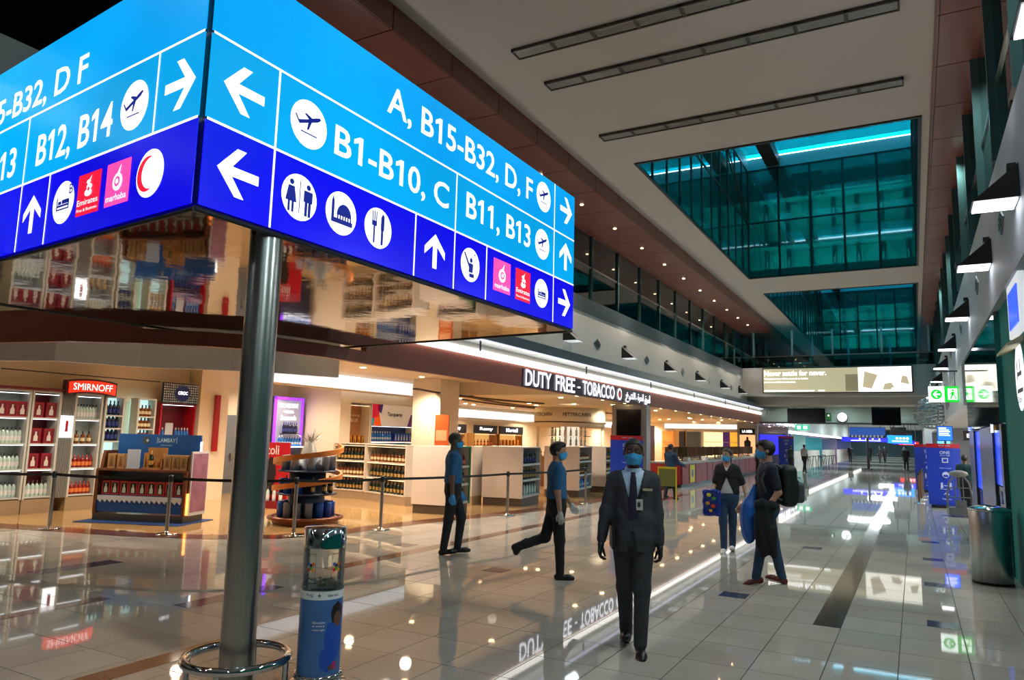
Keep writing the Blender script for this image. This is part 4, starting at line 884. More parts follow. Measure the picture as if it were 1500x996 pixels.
    # eyes, brows
    if not far:
        for sx in (-1, 1):
            e = MB().ell(hw2((sx*.031, -.080, .012)), .0115*K, .0095*K, .0085*K).build('eye', EYEW, t)
            MB().ell(hw2((sx*.031, -.0885, .012)), .0055*K, .0035*K, .0055*K).build('iris', EYED, e)
            MB().tube([hw2((sx*.014, -.093, .031)), hw2((sx*.031, -.093, .037)), hw2((sx*.048, -.082, .032))], .0042*K, 6).build('eyebrow', hairmat or HAIRB, t)
        if not maskon: MB().tube([hw2((-.022, -.083, -.055)), hw2((0, -.09, -.057)), hw2((.022, -.083, -.055))], .005*K, 6).build('mouth', M('lips', '5a2f2a', .5), t)
    if maskon:
        def maskf(p):
            q = hloc(p); base = union([d_headskull(q), sd_cap(q, (0, -.085, .0), (0, -.094, -.04), .006, .014)], .03); d = np.abs(base-.008)-.0045
            d = np.maximum(d, q[..., 2]-(.004-np.abs(q[..., 0])*.28)); d = np.maximum(d, -.10-q[..., 2]); d = np.maximum(d, q[..., 1]+.012+.0*q[..., 0]); return d*K
        mk = solid('face_mask', maskf, hc-.17*K, hc+.13*K, .018 if far else .0065, MASK, t)
        if not far and mk:
            for sx in (-1, 1): MB().tube([hw2((sx*.066, -.03, -.02)), hw2((sx*.08, -.005, .01)), hw2((sx*.084, .03, .012))], .0022*K, 5).build('ear_loop', EYEW, mk)
            for sx in (-1, 1): MB().tube([hw2((sx*.058, -.03, -.075)), hw2((sx*.076, .0, -.045)), hw2((sx*.083, .028, -.02))], .0022*K, 5).build('ear_loop', EYEW, mk)
    # hands
    for nm, a, sd in (('L', AR[0], 1), ('R', AR[1], -1)):
        gm = glove if (glove is not None and nm in gloves) else sk
        inn = np.array([-sd, -.15, 0.])
        hand(t, a[2]+a[3]*.012, a[3]+np.array([0, -.08, -.1]), inn, gm, handcurl, K*1.02, 'glove' if gm is not sk else 'hand', side=(1 if sd > 0 else -1), h=.012 if far else .0055)
    t['wr'] = 0; del t['wr']
    return t, dict(arms=AR, legs=LG, hc=hc, chest=chest, waist=waist, pel=pel, sh=sh, K=K, hw2=hw2)
# ------------------------------------------------------------------ duty free shop
def W2(loc, rz, x, y): return (loc[0]+x*math.cos(rz)-y*math.sin(rz), loc[1]+x*math.sin(rz)+y*math.cos(rz))
# bottle kinds: one small mesh each with glass, label and cap
def bottle_me(name, prof, glass, lab, cap, lab_z, cap_z, n=10):
    mb = MB(); R = [r for r, z in prof]
    mb.cur = 0; mb.lathe(prof, n)
    rr = max(R)+.0015; mb.cur = 1; mb.lathe([(rr, lab_z[0]), (rr, lab_z[1])], n); mb.cur = 2; mb.lathe([(.0165, cap_z[0]), (.0165, cap_z[1]), (0, cap_z[1])], 8)
    return mb.mesh(name, [glass, lab, cap])
def gl(name, col, rough=.12): return M(name, col, rough, spec=.7)
BP = [(0, 0), (.038, 0), (.04, .01), (.04, .19), (.03, .225), (.014, .25), (.014, .30)]
SQ = [(0, 0), (.043, 0), (.045, .01), (.045, .15), (.04, .175), (.015, .20), (.015, .25)]
KIND = {
 'clear': bottle_me('bottle', BP, gl('glass_clear', 'b9cfc8'), M('label_white', 'd8d8d4', .5), M('cap_dark', '1a1012', .4), (.05, .14), (.26, .31)),
 'whisky': bottle_me('bottle', SQ, gl('glass_amber', '7a3c10'), M('label_cream', 'd8c89a', .5), M('cap_black', '121212', .4), (.05, .12), (.2, .26)),
 'blue': bottle_me('bottle', BP, gl('glass_blue', '2468b8'), M('label_silver', 'a8b8c8', .4), M('cap_silver', 'b0b4b8', .3), (.06, .13), (.26, .31)),
 'dark': bottle_me('bottle', BP, gl('glass_green', '16281c'), M('label_gold', 'b08a48', .5), M('cap_gold', '9a7430', .4), (.05, .13), (.24, .31)),
 'red': bottle_me('bottle', SQ, gl('glass_red', '8a1c14'), M('label_orange', 'd87838', .5), M('cap_red', 'a01820', .4), (.04, .12), (.2, .26)),
 'navy': bottle_me('bottle', BP, gl('glass_navy', '10183a'), M('label_navy', '303c7a', .5), M('cap_navy', '1c2868', .3), (.05, .14), (.26, .32)),
}
def carton(name, w, d, h, body, front, motif=None):
    mb = MB().box(-w/2, w/2, -d/2, d/2, 0, h); mb.cur = 1; mb.box(-w*.36, w*.36, -d/2-.003, -d/2, h*.12, h*.86)
    if motif: mb.cur = 2; mb.add([(x, -d/2-.005, z) for x, z in [(-w*.2, h*.16), (w*.2, h*.16), (w*.2, h*.45), (w*.08, h*.6), (w*.08, h*.78), (-w*.08, h*.78), (-w*.08, h*.6), (-w*.2, h*.45)]], [tuple(range(8))])
    return mb.mesh(name, [body, front]+([motif] if motif else []))
CARD = M('kraft_card', 'a8814e', .7)
KIND['boxred'] = carton('gift_box', .2, .16, .30, M('box_red', '8a1024', .45), M('box_red_front', '6a0c1c', .4), M('motif_white', 'd0c8c0', .5))
KIND['boxtan'] = carton('gift_box', .15, .15, .27, CARD, M('kraft_front', '96703f', .6), M('kraft_motif', '6a4a26', .6))
KIND['boxdisp'] = carton('gift_box', .165, .15, .26, M('box_scarlet', 'b03430', .45), M('box_black', '17130f', .4), M('motif_pale', 'b8c0b0', .4))
KIND['boxamber'] = carton('gift_box', .12, .1, .24, M('box_amber', 'b0641c', .45), M('box_amber_f', 'd89838', .45), M('motif_dark', '3a1c0c', .5))
KIND['boxblue'] = carton('gift_box', .13, .12, .26, M('box_blue', '1c3c9a', .45), M('box_blue_f', '2c68c8', .45), M('motif_white', 'd0c8c0', .5))
KIND['can'] = MB().lathe([(0, 0), (.075, 0), (.075, .26), (.07, .275), (0, .28)], 12).mesh('canister', M('canister_blue', '1450b0', .35))
KIND['cang'] = MB().lathe([(0, 0), (.075, 0), (.075, .26), (.07, .275), (0, .28)], 12).mesh('canister', M('canister_grey', '7c7f88', .35))
NTH = ['first', 'second', 'third', 'fourth', 'fifth', 'sixth', 'seventh', 'eighth', 'ninth', 'tenth', 'eleventh', 'twelfth', 'thirteenth', 'fourteenth']
CATS = {'can': 'canister', 'cang': 'canister'}
def product(kind, x, y, z, rz, label, group):
    me = KIND[kind]; return tag(place(me.name.split('.')[0], me, None, (x, y, z), rz), label, CATS.get(kind, 'gift box' if kind.startswith('box') else 'bottle'), group)
def row(kind, loc, rz, x0, x1, y, z, n, label, group):
    for i in range(n):
        x = x0+(x1-x0)*(i+.5)/n; p = W2(loc, rz, x, y); product(kind, p[0], p[1], z, rz+random.uniform(-.06, .06), label+', '+NTH[i]+' from left', group)
def shelf_bay(label, loc, rz, w, d, zs, H, plinth=.2, body=None, back=None, glow=None, name='shelf_unit', sides=True, group=None, cap=True, lit=None):
    """front at local y=0, back at y=d; zs = top height of each shelf board"""
    body = body or WHITE; t = thing(name, label, 'shelf', (loc[0], loc[1], 0), rz, group)
    MB().box(-w/2, w/2, d-.03, d, plinth, H).build('back_panel', back or body, t)
    if sides:
        sm_ = MB().box(-.02, .02, 0, d, plinth, H).mesh('side_panel', body)
        for x in (-w/2+.02, w/2-.02): place('side_panel', sm_, t, (x, 0, 0))
    bm = MB().box(-w/2+.04, w/2-.04, .01, d-.03, -.03, 0).mesh('shelf_board', body)
    for z in zs: o = place('shelf_board', bm, t, (0, 0, z))
    MB().box(-w/2, w/2, .02, d, 0, plinth).build('plinth', M('plinth_tan', '9a8468', .4), t)
    if cap: MB().box(-w/2, w/2, 0, d, H, H+.03).build('top_board', body, t)
    if glow:
        for z in list(zs)[1:]+[H]: MB().box(-w/2+.05, w/2-.05, .04, .06, z-.045, z-.033).build('shelf_light', glow, t)
    return t
SGLOW = M('shelf_glow', 'ffffff', .4, emit=1.6, ecol='eef6ff'); WGLOW = M('shelf_glow_warm', 'ffffff', .4, emit=1.2, ecol='ffe0b0')
# --- room shell of the shop
struct('c', MB().box(-20, -8.3, 5.5, 19.2, 3.4, 3.5), CREAM, 'cream shop ceiling in the front zone').name = 'ceiling_shop_front'
struct('c', MB().box(-20, -8.32, 19.2, 60, 3.0, 3.4), CREAM, 'cream shop ceiling with downlights').name = 'ceiling_shop'
struct('w', MB().box(-16.0, -15.85, 3, 12.0, 0, 3.4).box(-17, -15.4, 11.95, 12.8, 0, 3.4), CREAM, 'cream wall behind the lit liquor shelving').name = 'wall_shop_left'
struct('w', MB().box(-17, -16.75, 12.8, 16.4, 0, 3.4).box(-16.9, -14.6, 16.1, 16.4, 0, 3.4), CREAM, 'cream recess wall with grey door').name = 'wall_shop_recess'
struct('w', MB().box(-14.9, -14.6, 16.4, 16.55, 0, 3.4).box(-14.9, -14.6, 16.55, 20.6, 2.65, 3.4).box(-15.3, -15.1, 16.4, 20.6, 0, 2.7), CREAM, 'cream wall with recessed liquor niches').name = 'wall_shop_niche'
struct('w', MB().box(-17, -16.75, 19.2, 60, 0, 3.0), CREAM, 'cream back wall of the shop').name = 'wall_shop_back'
d = tag(MB().box(-16.74, -16.68, 13.3, 14.2, 0, 2.15).build('door_1', M('door_grey', '6f7276', .4)), 'plain grey service door in the shop recess', None, None, 'structure')
MB().box(-16.68, -16.62, 14.02, 14.1, .95, 1.1).build('door_handle', STEEL, d)
MB().box(-16.7, -16.66, 13.2, 13.3, 0, 2.2).build('door_frame', CREAM, d); MB().box(-16.7, -16.66, 14.2, 14.3, 0, 2.2).build('door_frame', CREAM, d)
MB().box(-15.38, -15.30, 12.35, 12.48, 1.2, 2.6).build('trim_6', RED)['kind'] = 'structure'
t = thing('shop_column', 'square cream column in the middle of the shop beside the orange board', 'column', (-12.7, 18.2, 0)); MB().box(-.5, .5, -.5, .5, .12, 3.4).build('shaft', CREAM, t); MB().box(-.53, .53, -.53, .53, 0, .12).build('base', M('plinth_tan', '9a8468', .4), t)
t = thing('light_cove', 'long glowing white light cove above the liquor niches', 'cove light', (-14.35, 12.9, 2.98))
MB().box(-.03, .0, 0, 7.4, 0, .40).build('glowing_panel', COVE, t); MB().box(0, .12, 0, 7.4, -.05, 0).build('lip', CREAM, t); MB().box(-.03, .1, 7.3, 7.4, 0, .4).build('end_cap', CREAM, t)
for y0, y1, z0, lab in ((19.6, 24.2, 2.55, 'short glowing light cove high on the back wall left of the display island'), (25.0, 32.5, 2.5, 'glowing light cove high on the back wall above the black headers'), (34, 44, 2.45, 'long pale light cove on the back wall behind the checkouts')):
    t = thing('light_cove', lab, 'cove light', (-16.7, y0, z0)); MB().box(-.02, .02, 0, y1-y0, 0, .35).build('glowing_panel', COVE, t); MB().box(.02, .14, 0, y1-y0, -.05, 0).build('lip', CREAM, t)
# downlights: fixtures over the spot lamps plus unlit rows
dm = MB().lathe([(0, 0), (.045, 0), (.07, -.006), (.075, .012)], 14).mesh('ceiling_downlight', LDOT)
for x, y, z in SHOP_LIGHTS: tag(place('ceiling_downlight', dm, None, (x, y, (3.388 if y < 19.2 else 2.988))), 'small round recessed downlight in the cream shop ceiling', 'downlight', 'downlights in the shop ceiling')
for x in (-8.7,):
    for y in np.arange(9.5, 60, 2.05): tag(place('ceiling_downlight', dm, None, (x, float(y), 3.388 if y < 19.2 else 2.988)), 'recessed shop downlight in the row just behind the brown fascia', 'downlight', 'downlight row behind the fascia')
for i in range(26):
    x = random.uniform(-15.5, -10); y = random.uniform(20, 48); tag(place('ceiling_downlight', dm, None, (x, y, 2.988)), 'small round recessed downlight in the cream shop ceiling', 'downlight', 'downlights in the shop ceiling')
SLOT = M('ceiling_slot', '4a3322', .6)
for k, (cy, r, a0, a1) in enumerate(((30, 7.2, 2.3, 3.6), (30, 6.4, 2.5, 3.9), (24, 5.0, 2.6, 3.7))):
    mb = MB(); n = 18
    mb.ribbon([(-8.4+r*math.cos(a0+(a1-a0)*i/n)*.8, cy-4+r*1.5*math.sin(a0+(a1-a0)*i/n)) for i in range(n+1)], 2.955, 2.998, .16); o = mb.build('ceiling_slot', SLOT); tag(o, 'dark curved slot in the shop ceiling, '+['outer', 'middle', 'inner'][k]+' one', 'ceiling slot', 'curved slots in the shop ceiling')
# --- fascia lettering
frF = (Vector((-8.2, 0, 0))+Vector((.0, 0, 0)), Vector((0, 1, 0)), Vector((0, 0, 1)))
FW = M('fascia_white', 'ffffff', .4, emit=1.5, ecol='f4f4ff'); FR_ = M('fascia_red', 'c02020', .4, emit=.8)
sgn = thing('shop_sign', 'glowing white DUTY FREE - TOBACCO lettering with Arabic on the brown fascia', 'sign', (-8.2, 15.4, 2.93))
frS = (Vector((.03, 0, 0)), Vector((0, 1, 0)), Vector((0, 0, 1)))
MB().box(.0, .012, -.1, 9.6, .02, .46).build('backing', M('sign_backing', '2a1830', .3), sgn)
for wd, s0, s1 in (('DUTY', .02, 1.45), ('FREE', 1.72, 2.95), ('-', 3.14, 3.32), ('TOBACCO', 3.5, 6.0)):
    mb = MB()
    if wd == '-': flat(mb, rect(s0, s1, .21, .25), frS)
    else: put_text(mb, wd, frS, s0, s1, .05, .45, .004, .012)
    mb.build('word', FW, sgn)
mb = MB(); flat(mb, disc((6.45, .24), .19), frS, .004); mb.build('roundel', FW, sgn); mb = MB(); flat(mb, disc((6.45, .24), .13), frS, .008); mb.build('roundel_ring', M('fascia_dark', '2a1a1a', .4), sgn); mb = MB(); flat(mb, disc((6.45, .22), .09, 3, .12), frS, .012); mb.build('roundel_flame', FR_, sgn)
for s_, s0, s1, z0, z1 in (('ﻎﺒﺘﻟﺍ', 7.0, 7.95, .02, .38), ('ﺓﺮﺤﻟﺍ', 8.2, 8.8, .06, .38), ('ﻕﻮﺴﻟﺍ', 8.9, 9.5, .02, .38)):
    mb = MB(); put_text(mb, s_, frS, s0, s1, z0, z1, .004, .015); mb.build('arabic_word', FW, sgn)
mb = MB(); flat(mb, rect(8.03, 8.1, .17, .21), frS); mb.build('arabic_dash', FW, sgn)
s2 = thing('shop_sign', 'small far white lettering at the end of the brown fascia', 'sign', (-8.2, 51.9, 2.93)); MB().box(0, .012, -.2, 10, .0, .5).build('backing', M('sign_backing', '2a1830', .3), s2)
mb = MB(); put_text(mb, 'DUTY FREE', frS, .1, 5.3, .06, .44, .004, .05); mb.build('word', FW, s2); mb = MB(); put_text(mb, 'ﺓﺮﺤﻟﺍ ﻕﻮﺴﻟﺍ', frS, 5.6, 9.6, .04, .42, .004, .03); mb.build('arabic_word', FW, s2)
# --- wall shelving on the left (front plane x=-15.38, facing +X)
ZS = [.33, .88, 1.38, 1.90]; PW = M('shelf_pale', 'bdbdb6', .5)
def bay(y0, y1, label, zs=ZS, back=None, glow=SGLOW, H=2.40, body=PW): return shelf_bay(label, (-15.38, (y0+y1)/2), PI/2, y1-y0, .42, zs, H, .28, body, back or M('lit_back', 'c8d4cc', .5), glow, 'liquor_shelving')
REDB = M('red_back', '7a0f22', .4)
G1 = 'bottles on the left wall shelving'
bay(7.4, 8.03, 'white lit liquor wall shelving, bottle rows under a red box shelf'); bay(8.05, 8.62, 'white lit liquor wall shelving stacked with crimson gift boxes', back=REDB)
bay(8.9, 9.5, 'white lit liquor wall shelving directly under the glowing red brand sign')
for y0, y1, nm in ((7.4, 8.03, 'left of the crimson boxes'),):
    for k in (0, 1, 2): row('clear', (-15.38, (y0+y1)/2), PI/2, -(y1-y0)/2+.05, (y1-y0)/2-.05, .14, ZS[k], 7 if y1-y0 < 1 else 10, 'clear dark-capped bottle, '+['lowest', 'second', 'third'][k]+' lit wall shelf '+nm, G1)
row('boxred', (-15.38, 7.72), PI/2, -.28, .28, .14, ZS[3], 3, 'crimson gift box on the top shelf left of the crimson bay', 'crimson boxes on the wall shelving')
for k in (1, 2, 3): row('boxred', (-15.38, 8.335), PI/2, -.25, .25, .14, ZS[k], 2, 'crimson gift box, '+['', 'second', 'third', 'top'][k]+' shelf of the crimson wall bay', 'crimson boxes on the wall shelving')
row('clear', (-15.38, 8.335), PI/2, -.25, .25, .14, ZS[0], 6, 'clear dark-capped bottle on the bottom shelf under the crimson boxes', G1)
row('clear', (-15.38, 9.2), PI/2, -.26, .26, .14, ZS[3], 8, 'clear dark-capped bottle on the top lit shelf under the red brand sign', G1)
row('whisky', (-15.38, 9.2), PI/2, -.2, .2, .14, ZS[2], 3, 'squat amber bottle in the dark niche under the red brand sign', G1)
for k in (0, 1): row('red', (-15.38, 9.2), PI/2, -.26, .26, .14, ZS[k], 6, 'squat red bottle, '+['lowest', 'second'][k]+' wall shelf behind the blue stand', G1)
t = thing('ribbed_column', 'grey ribbed panel with a small lit poster between shelving bays', 'panel', (-15.38, 8.76, 0), PI/2); MB().box(-.135, .135, .06, .3, .28, 2.4).build('panel', PW, t)
rm = MB().box(-.006, .006, .02, .06, .28, 2.4).mesh('rib', M('rib_grey', '8a8a86', .5))
for k in range(9): place('rib', rm, t, (-.12+k*.03, 0, 0))
MB().box(-.12, .12, -.01, .02, 1.5, 1.95).build('lit_poster', M('poster_lit', 'ffffff', .5, emit=1.4, ecol='f0f8ff'), t); mb = MB(); flat(mb, rect(-.03, .03, 1.62, 1.85), (Vector((0, 0, 0)), Vector((1, 0, 0)), Vector((0, 0, 1))), .012); mb.build('poster_bottle', RED, t)
bs = thing('brand_sign', 'curved glowing red SMIRNOFF sign above the wall shelving', 'sign', (-15.38, 9.17, 2.42), PI/2); n = 12
def arc_pts(w, z0, z1, sag):
    return [(-w/2+w*i/n, z0+sag*(1-((2*i/n)-1)**2)) for i in range(n+1)]+[(w/2-w*i/n, z1+sag*(1-((2*i/n)-1)**2)) for i in range(n+1)]
MB().prism(arc_pts(1.08, -.03, .27, .05), 'y', -.10, .06).build('housing', M('sign_maroon', '4a1418', .4), bs)
MB().prism(arc_pts(1.0, 0, .23, .05), 'y', -.125, -.10).build('glowing_face', M('sign_red_glow', 'e82810', .4, emit=.9), bs)
mb = MB(); put_text(mb, 'SMIRNOFF', (Vector((0, -.125, 0)), Vector((1, 0, 0)), Vector((0, 0, 1))), -.42, .42, .075, .215, .006, .0); mb.build('lettering', M('sign_white2', 'ffffff', .4, emit=.9), bs)
for (y0, y1, lab, nlev) in ((9.55, 10.0, 'narrow cyan-lit shelf tower right of the red brand sign', 6), (10.31, 10.77, 'narrow pale-lit shelf tower left of the dotted header', 6)):
    zs = [.6+.28*k for k in range(nlev)]; shelf_bay(lab, (-15.38, (y0+y1)/2), PI/2, y1-y0, .3, zs, 2.38, .28, PW, M('lit_cyan', 'c8f0ee', .5, emit=.55), None, 'shelf_tower'); 
    for k, z in enumerate(zs[3:]): row('whisky' if y0 > 10 else 'navy', (-15.38, (y0+y1)/2), PI/2, -.18, .18, .12, z, 4, 'small bottle, '+['third', 'second', 'top'][k]+' shelf of the '+('pale' if y0 > 10 else 'cyan')+'-lit tower', G1)
t = thing('accent_rail', 'thin dark red header rail above the wall shelving', 'trim', (-15.36, 6.3, 2.44)); MB().box(-.02, .03, 0, 2.32, 0, .05).build('rail', M('crimson', '6a1020', .4), t)
MB().box(-.02, .0, 1.1, 4.5, .36, .38).build('top_line', BLACK, t)
t = shelf_bay('tall crimson-backed display of blue bottles under a dotted header', (-15.38, 11.36), PI/2, .95, .42, [.4, .95, 1.45], 2.33, .1, RED, M('crimson', '6a1020', .4), SGLOW, 'brand_display')
mb = MB(); mb.box(-.475, .475, -.03, .02, 2.33, 2.82); mb.build('header', M('header_dark', '23272e', .4), t)
dmh = MB().box(-.017, .017, -.036, -.03, -.017, .017).mesh('header_stud', M('stud_silver', 'c8ccc8', .25, .8))
for i in range(17):
    for j in range(8): place('header_stud', dmh, t, (-.445+i*.0556, 0, 2.375+j*.057))
mb = MB(); mb.cyl((0.03, -.06, 2.575), (.03, -.03, 2.575), .19, n=28); mb.build('roundel', M('navy_disc', '141c50', .3, emit=.15), t); mb = MB(); put_text(mb, 'CIROC', (Vector((.03, -.06, 2.575)), Vector((1, 0, 0)), Vector((0, 0, 1))), -.13, .13, -.03, .05, .004, .02); mb.build('lettering', FW, t)
row('blue', (-15.38, 11.36), PI/2, .02, .42, .14, 1.45, 5, 'blue bottle on the crimson display under the dotted header', 'blue bottles under the dotted header'); row('blue', (-15.38, 11.36), PI/2, -.42, -.25, .14, 1.45, 2, 'blue bottle left of the white poster under the dotted header', 'blue bottles under the dotted header')
row('navy', (-15.38, 11.36), PI/2, -.42, .42, .14, .95, 9, 'navy bottle on the middle shelf of the crimson display', 'blue bottles under the dotted header')
tag(MB().box(-.1, .1, -.01, .01, 0, .42).build('poster_card', M('poster_pale', 'b8bcc4', .5), None, (-15.5, 11.22, 1.45), PI/2), 'pale poster card between blue bottles under the dotted header', 'poster')
# --- blue promotional stand
SL = (-12.72, 8.72); SR = .36
t = thing('promotional_stand', 'blue LAMBAY promotional stand with wooden sides behind the barrier', 'display stand', (SL[0], SL[1], 0), SR)
BL2 = M('stand_blue', '0d4a8a', .45); WD = M('stand_wood', '6a3c22', .45, noise=.2, scale=9)
MB().box(-1.05, 1.05, -.35, .8, .0, .012).build('blue_mat', M('mat_blue', '173e78', .6), t); MB().box(-.92, .92, -.02, .62, .012, .14).build('plinth', M('stand_steel', '5a5a58', .3, .6), t)
for x in (-.9, .9): MB().prism([(-.02, .14), (.6, .14), (.6, 1.3), (.14, 1.3), (.08, .95), (-.02, .95)], 'x', x-.03, x+.03).build('side_panel', WD, t)
MB().box(-.87, .87, .0, .03, .17, .40).build('blue_front', BL2, t)
wv = []; nW = 17
for k in range(nW): x0 = -.86+k*(1.72/nW); wv += [(x0, .40), (x0+.07, .34)]
MB().prism([(-.86, .47)]+[(.86, .47), (.86, .40)]+wv[::-1], 'y', -.012, 0).build('white_wave', M('wave_white', 'c8ccd2', .5), t)
mb = MB()
for x in (-.70, -.12, .58): put_text(mb, '£20', (Vector((x, -.012, .42)), Vector((1, 0, 0)), Vector((0, 0, 1))), 0, .09, 0, .035, .003, .01)
MB().box(-.87, .87, .03, .5, .46, .48).build('lower_shelf', BL2, t); MB().box(-.87, .87, .34, .36, .48, .93).build('inner_back', M('inner_grey', '6a7078', .5), t)
MB().box(-.9, .9, -.04, .6, .93, .97).build('counter', WD, t)
MB().box(-.87, .87, .46, .50, .97, 1.62).build('header_board', BL2, t)
mb = MB(); fs = (Vector((0, .46, 0)), Vector((1, 0, 0)), Vector((0, 0, 1))); put_text(mb, 'LAMBAY', fs, -.02, .34, 1.47, 1.55, .004, .01); put_text(mb, 'WHISKEY', fs, .03, .28, 1.40, 1.425, .004, .01); flat(mb, rect(-.05, -.04, 1.45, 1.57), fs, .004); flat(mb, rect(.36, .37, 1.45, 1.57), fs, .004); mb.build('lettering', M('pale_print', 'a8c4d8', .5), t)
mb = MB(); flat(mb, disc((-.28, 1.5), .075, 16), fs, .004); mb.build('emblem', M('emblem_dark', '3a4048', .5), t); mb = MB(); flat(mb, disc((-.25, 1.5), .03, 10), fs, .007); mb.build('emblem_mark', M('emblem_pale', '9aa0a4', .5), t)
wv = []
for k in range(14): x0 = -.86+k*(1.72/14); wv += [(x0, 1.24), (x0+.06, 1.21)]
MB().prism([(.95, .14), (.98, .14), (.98, 1.32), (.95, 1.32)], 'y', .05, .6).build('side_poster_frame', M('frame_white', 'c0bcc0', .4), t); MB().box(.98, .985, .08, .57, .2, 1.28).build('side_poster', M('side_print', '8a5a70', .4, noise=.35, scale=3), t)
MB().box(.955, .975, -.02, .03, .16, .55).build('side_light', M('amber_light', 'ff9040', .4, emit=3), t); MB().box(.90, .92, .4, .44, 1.32, 1.5).build('corner_light', SGLOW, t)
row('boxdisp', SL, SR, -.84, .84, .13, .48, 9, 'scarlet box with dark bottle window on the blue stand', 'scarlet boxes on the blue stand')
row('boxtan', SL, SR, -.84, -.44, .2, .97, 2, 'brown card carton on the left of the stand counter', 'card cartons on the blue stand'); row('boxtan', SL, SR, .34, .84, .2, .97, 3, 'brown card carton on the right of the stand counter', 'card cartons on the blue stand')
p = W2(SL, SR, -.28, .12); c = tag(MB().box(-.13, .13, 0, .02, .03, .36).box(-.13, .13, -.01, .06, 0, .03).build('counter_card', M('card_pale', 'a8b4c4', .5), None, (p[0], p[1], .97), SR), 'pale blue-footed info card on the stand counter', 'card')
p = W2(SL, SR, .1, .22); t = thing('wooden_case', 'open wooden presentation case holding one bottle on the stand counter', 'case', (p[0], p[1], .97), SR); MB().box(-.19, .19, .05, .1, 0, .40).box(-.19, .19, -.1, .1, 0, .03).box(-.19, -.16, -.06, .05, .03, .3).box(.16, .19, -.06, .05, .03, .3).build('case', TAN, t)
p = W2(SL, SR, .06, .17); product('dark', p[0], p[1], 1.0, SR, 'dark bottle standing in the open wooden case', 'bottle in the case')
# --- spiral display
t = thing('spiral_display', 'drum display wound with an orange spiral ramp and topped with silver decoration', 'display stand', (-10.35, 10.6, 0))
MB().lathe([(.60, 0), (.62, .03), (.62, .10), (.58, .14), (0, .14)], 32).build('base_drum', M('copper', '7a4428', .3, .5), t); MB().lathe([(.34, .14), (.34, 1.25), (0, 1.26)], 24).build('core', M('core_navy', '18284a', .4), t)
for z in (.55, .98): MB().lathe([(0, z), (.56, z), (.56, z+.03), (0, z+.03)], 28).build('disc_shelf', M('core_navy', '18284a', .4), t)
mb = MB(); n = 96; vs = []
for i in range(n+1):
    a = -2.2+2*PI*1.55*i/n*1.0; z = .62+.80*(i/n)**1.0 if i > 18 else .62+.8*(i/n); r = .66
    for rr, zz in ((r-.05, z), (r, z), (r, z+.10), (r-.05, z+.10)): vs.append((rr*math.cos(a), rr*math.sin(a), zz))
fs_ = []
for i in range(n):
    for q in range(4): fs_.append((4*i+q, 4*i+(q+1) % 4, 4*i+4+(q+1) % 4, 4*i+4+q))
mb.add(vs, fs_); mb.build('spiral_ramp', ORANGE, t); MB().tube([(.68*math.cos(a), .68*math.sin(a), .12) for a in [2*PI*i/32 for i in range(32)]], .035, 8, True).build('foot_ring', M('copper', '7a4428', .3, .5), t)
MB().lathe([(.18, 1.26), (.1, 1.5), (.06, 1.56), (0, 1.57)], 16).build('cone', M('cone_grey', '9a9690', .4), t)
for k in range(30):
    a = random.random()*2*PI; e = random.uniform(.5, 1.3); L = random.uniform(.2, .42); p0 = Vector((0, 0, 1.5)); d_ = Vector((math.cos(a)*math.cos(e), math.sin(a)*math.cos(e), math.sin(e))); MB().cyl(p0, p0+d_*L, .012, .002, 5).build('silver_sprig', M('sprig_silver', 'c8c4b8', .25, .7), t)
for k in range(14):
    a = 2*PI*k/14; kd = 'cang' if k in (10, 11, 12) else 'can'; product(kd, -10.35+.47*math.cos(a+.2), 10.6+.47*math.sin(a+.2), .14, a, ('grey' if kd == 'cang' else 'blue')+' canister, lowest tier of the spiral display, '+NTH[k]+' counter-clockwise from the right', 'canisters on the spiral display')
for k in range(11):
    a = 2*PI*k/11; kd = 'can' if k in (7, 8, 9) else 'dark'; product(kd, -10.35+.45*math.cos(a), 10.6+.45*math.sin(a), .58, a, ('blue canister' if kd == 'can' else 'dark bottle')+', middle tier of the spiral display, '+NTH[k]+' counter-clockwise', 'canisters on the spiral display')
for k in range(9):
    a = 2*PI*k/9; product('cang', -10.35+.44*math.cos(a), 10.6+.44*math.sin(a), 1.01, a, 'grey canister, top tier of the spiral display, '+NTH[k]+' counter-clockwise', 'canisters on the spiral display')
# --- red floor display
t = thing('brand_display', 'tall red Stoli bottle display standing behind the spiral drum', 'display stand', (-13.0, 12.2, 0), .25)
MB().box(-.42, .42, -.2, .3, 0, .16).build('base', M('dark_red', '7a1018', .4), t); MB().box(-.38, .38, 0, .06, .16, 1.48).build('red_board', RED, t)
f0 = (Vector((0, 0, 0)), Vector((1, 0, 0)), Vector((0, 0, 1))); mb = MB(); put_text(mb, 'Stoli', f0, -.3, .12, 1.2, 1.42, .005, .01); mb.build('lettering', M('print_cream', 'd8c8c0', .5), t)
mb = MB(); flat(mb, [(-.25, .3), (.0, .3), (.08, .8), (.02, 1.12), (-.1, 1.15), (-.2, .9)], f0, .005); mb.build('dark_figure', M('print_black', '1a1214', .5), t); mb = MB(); flat(mb, [(-.28, .22), (-.18, .22), (-.18, .5), (-.21, .62), (-.25, .62), (-.28, .5)], f0, .008); mb.build('pale_bottle_print', M('print_cream', 'd8c8c0', .5), t)
row('clear', (-13.0, 12.2), .25, -.3, .36, -.08, .16, 4, 'clear bottle on the base of the red display', 'bottles on the red display')
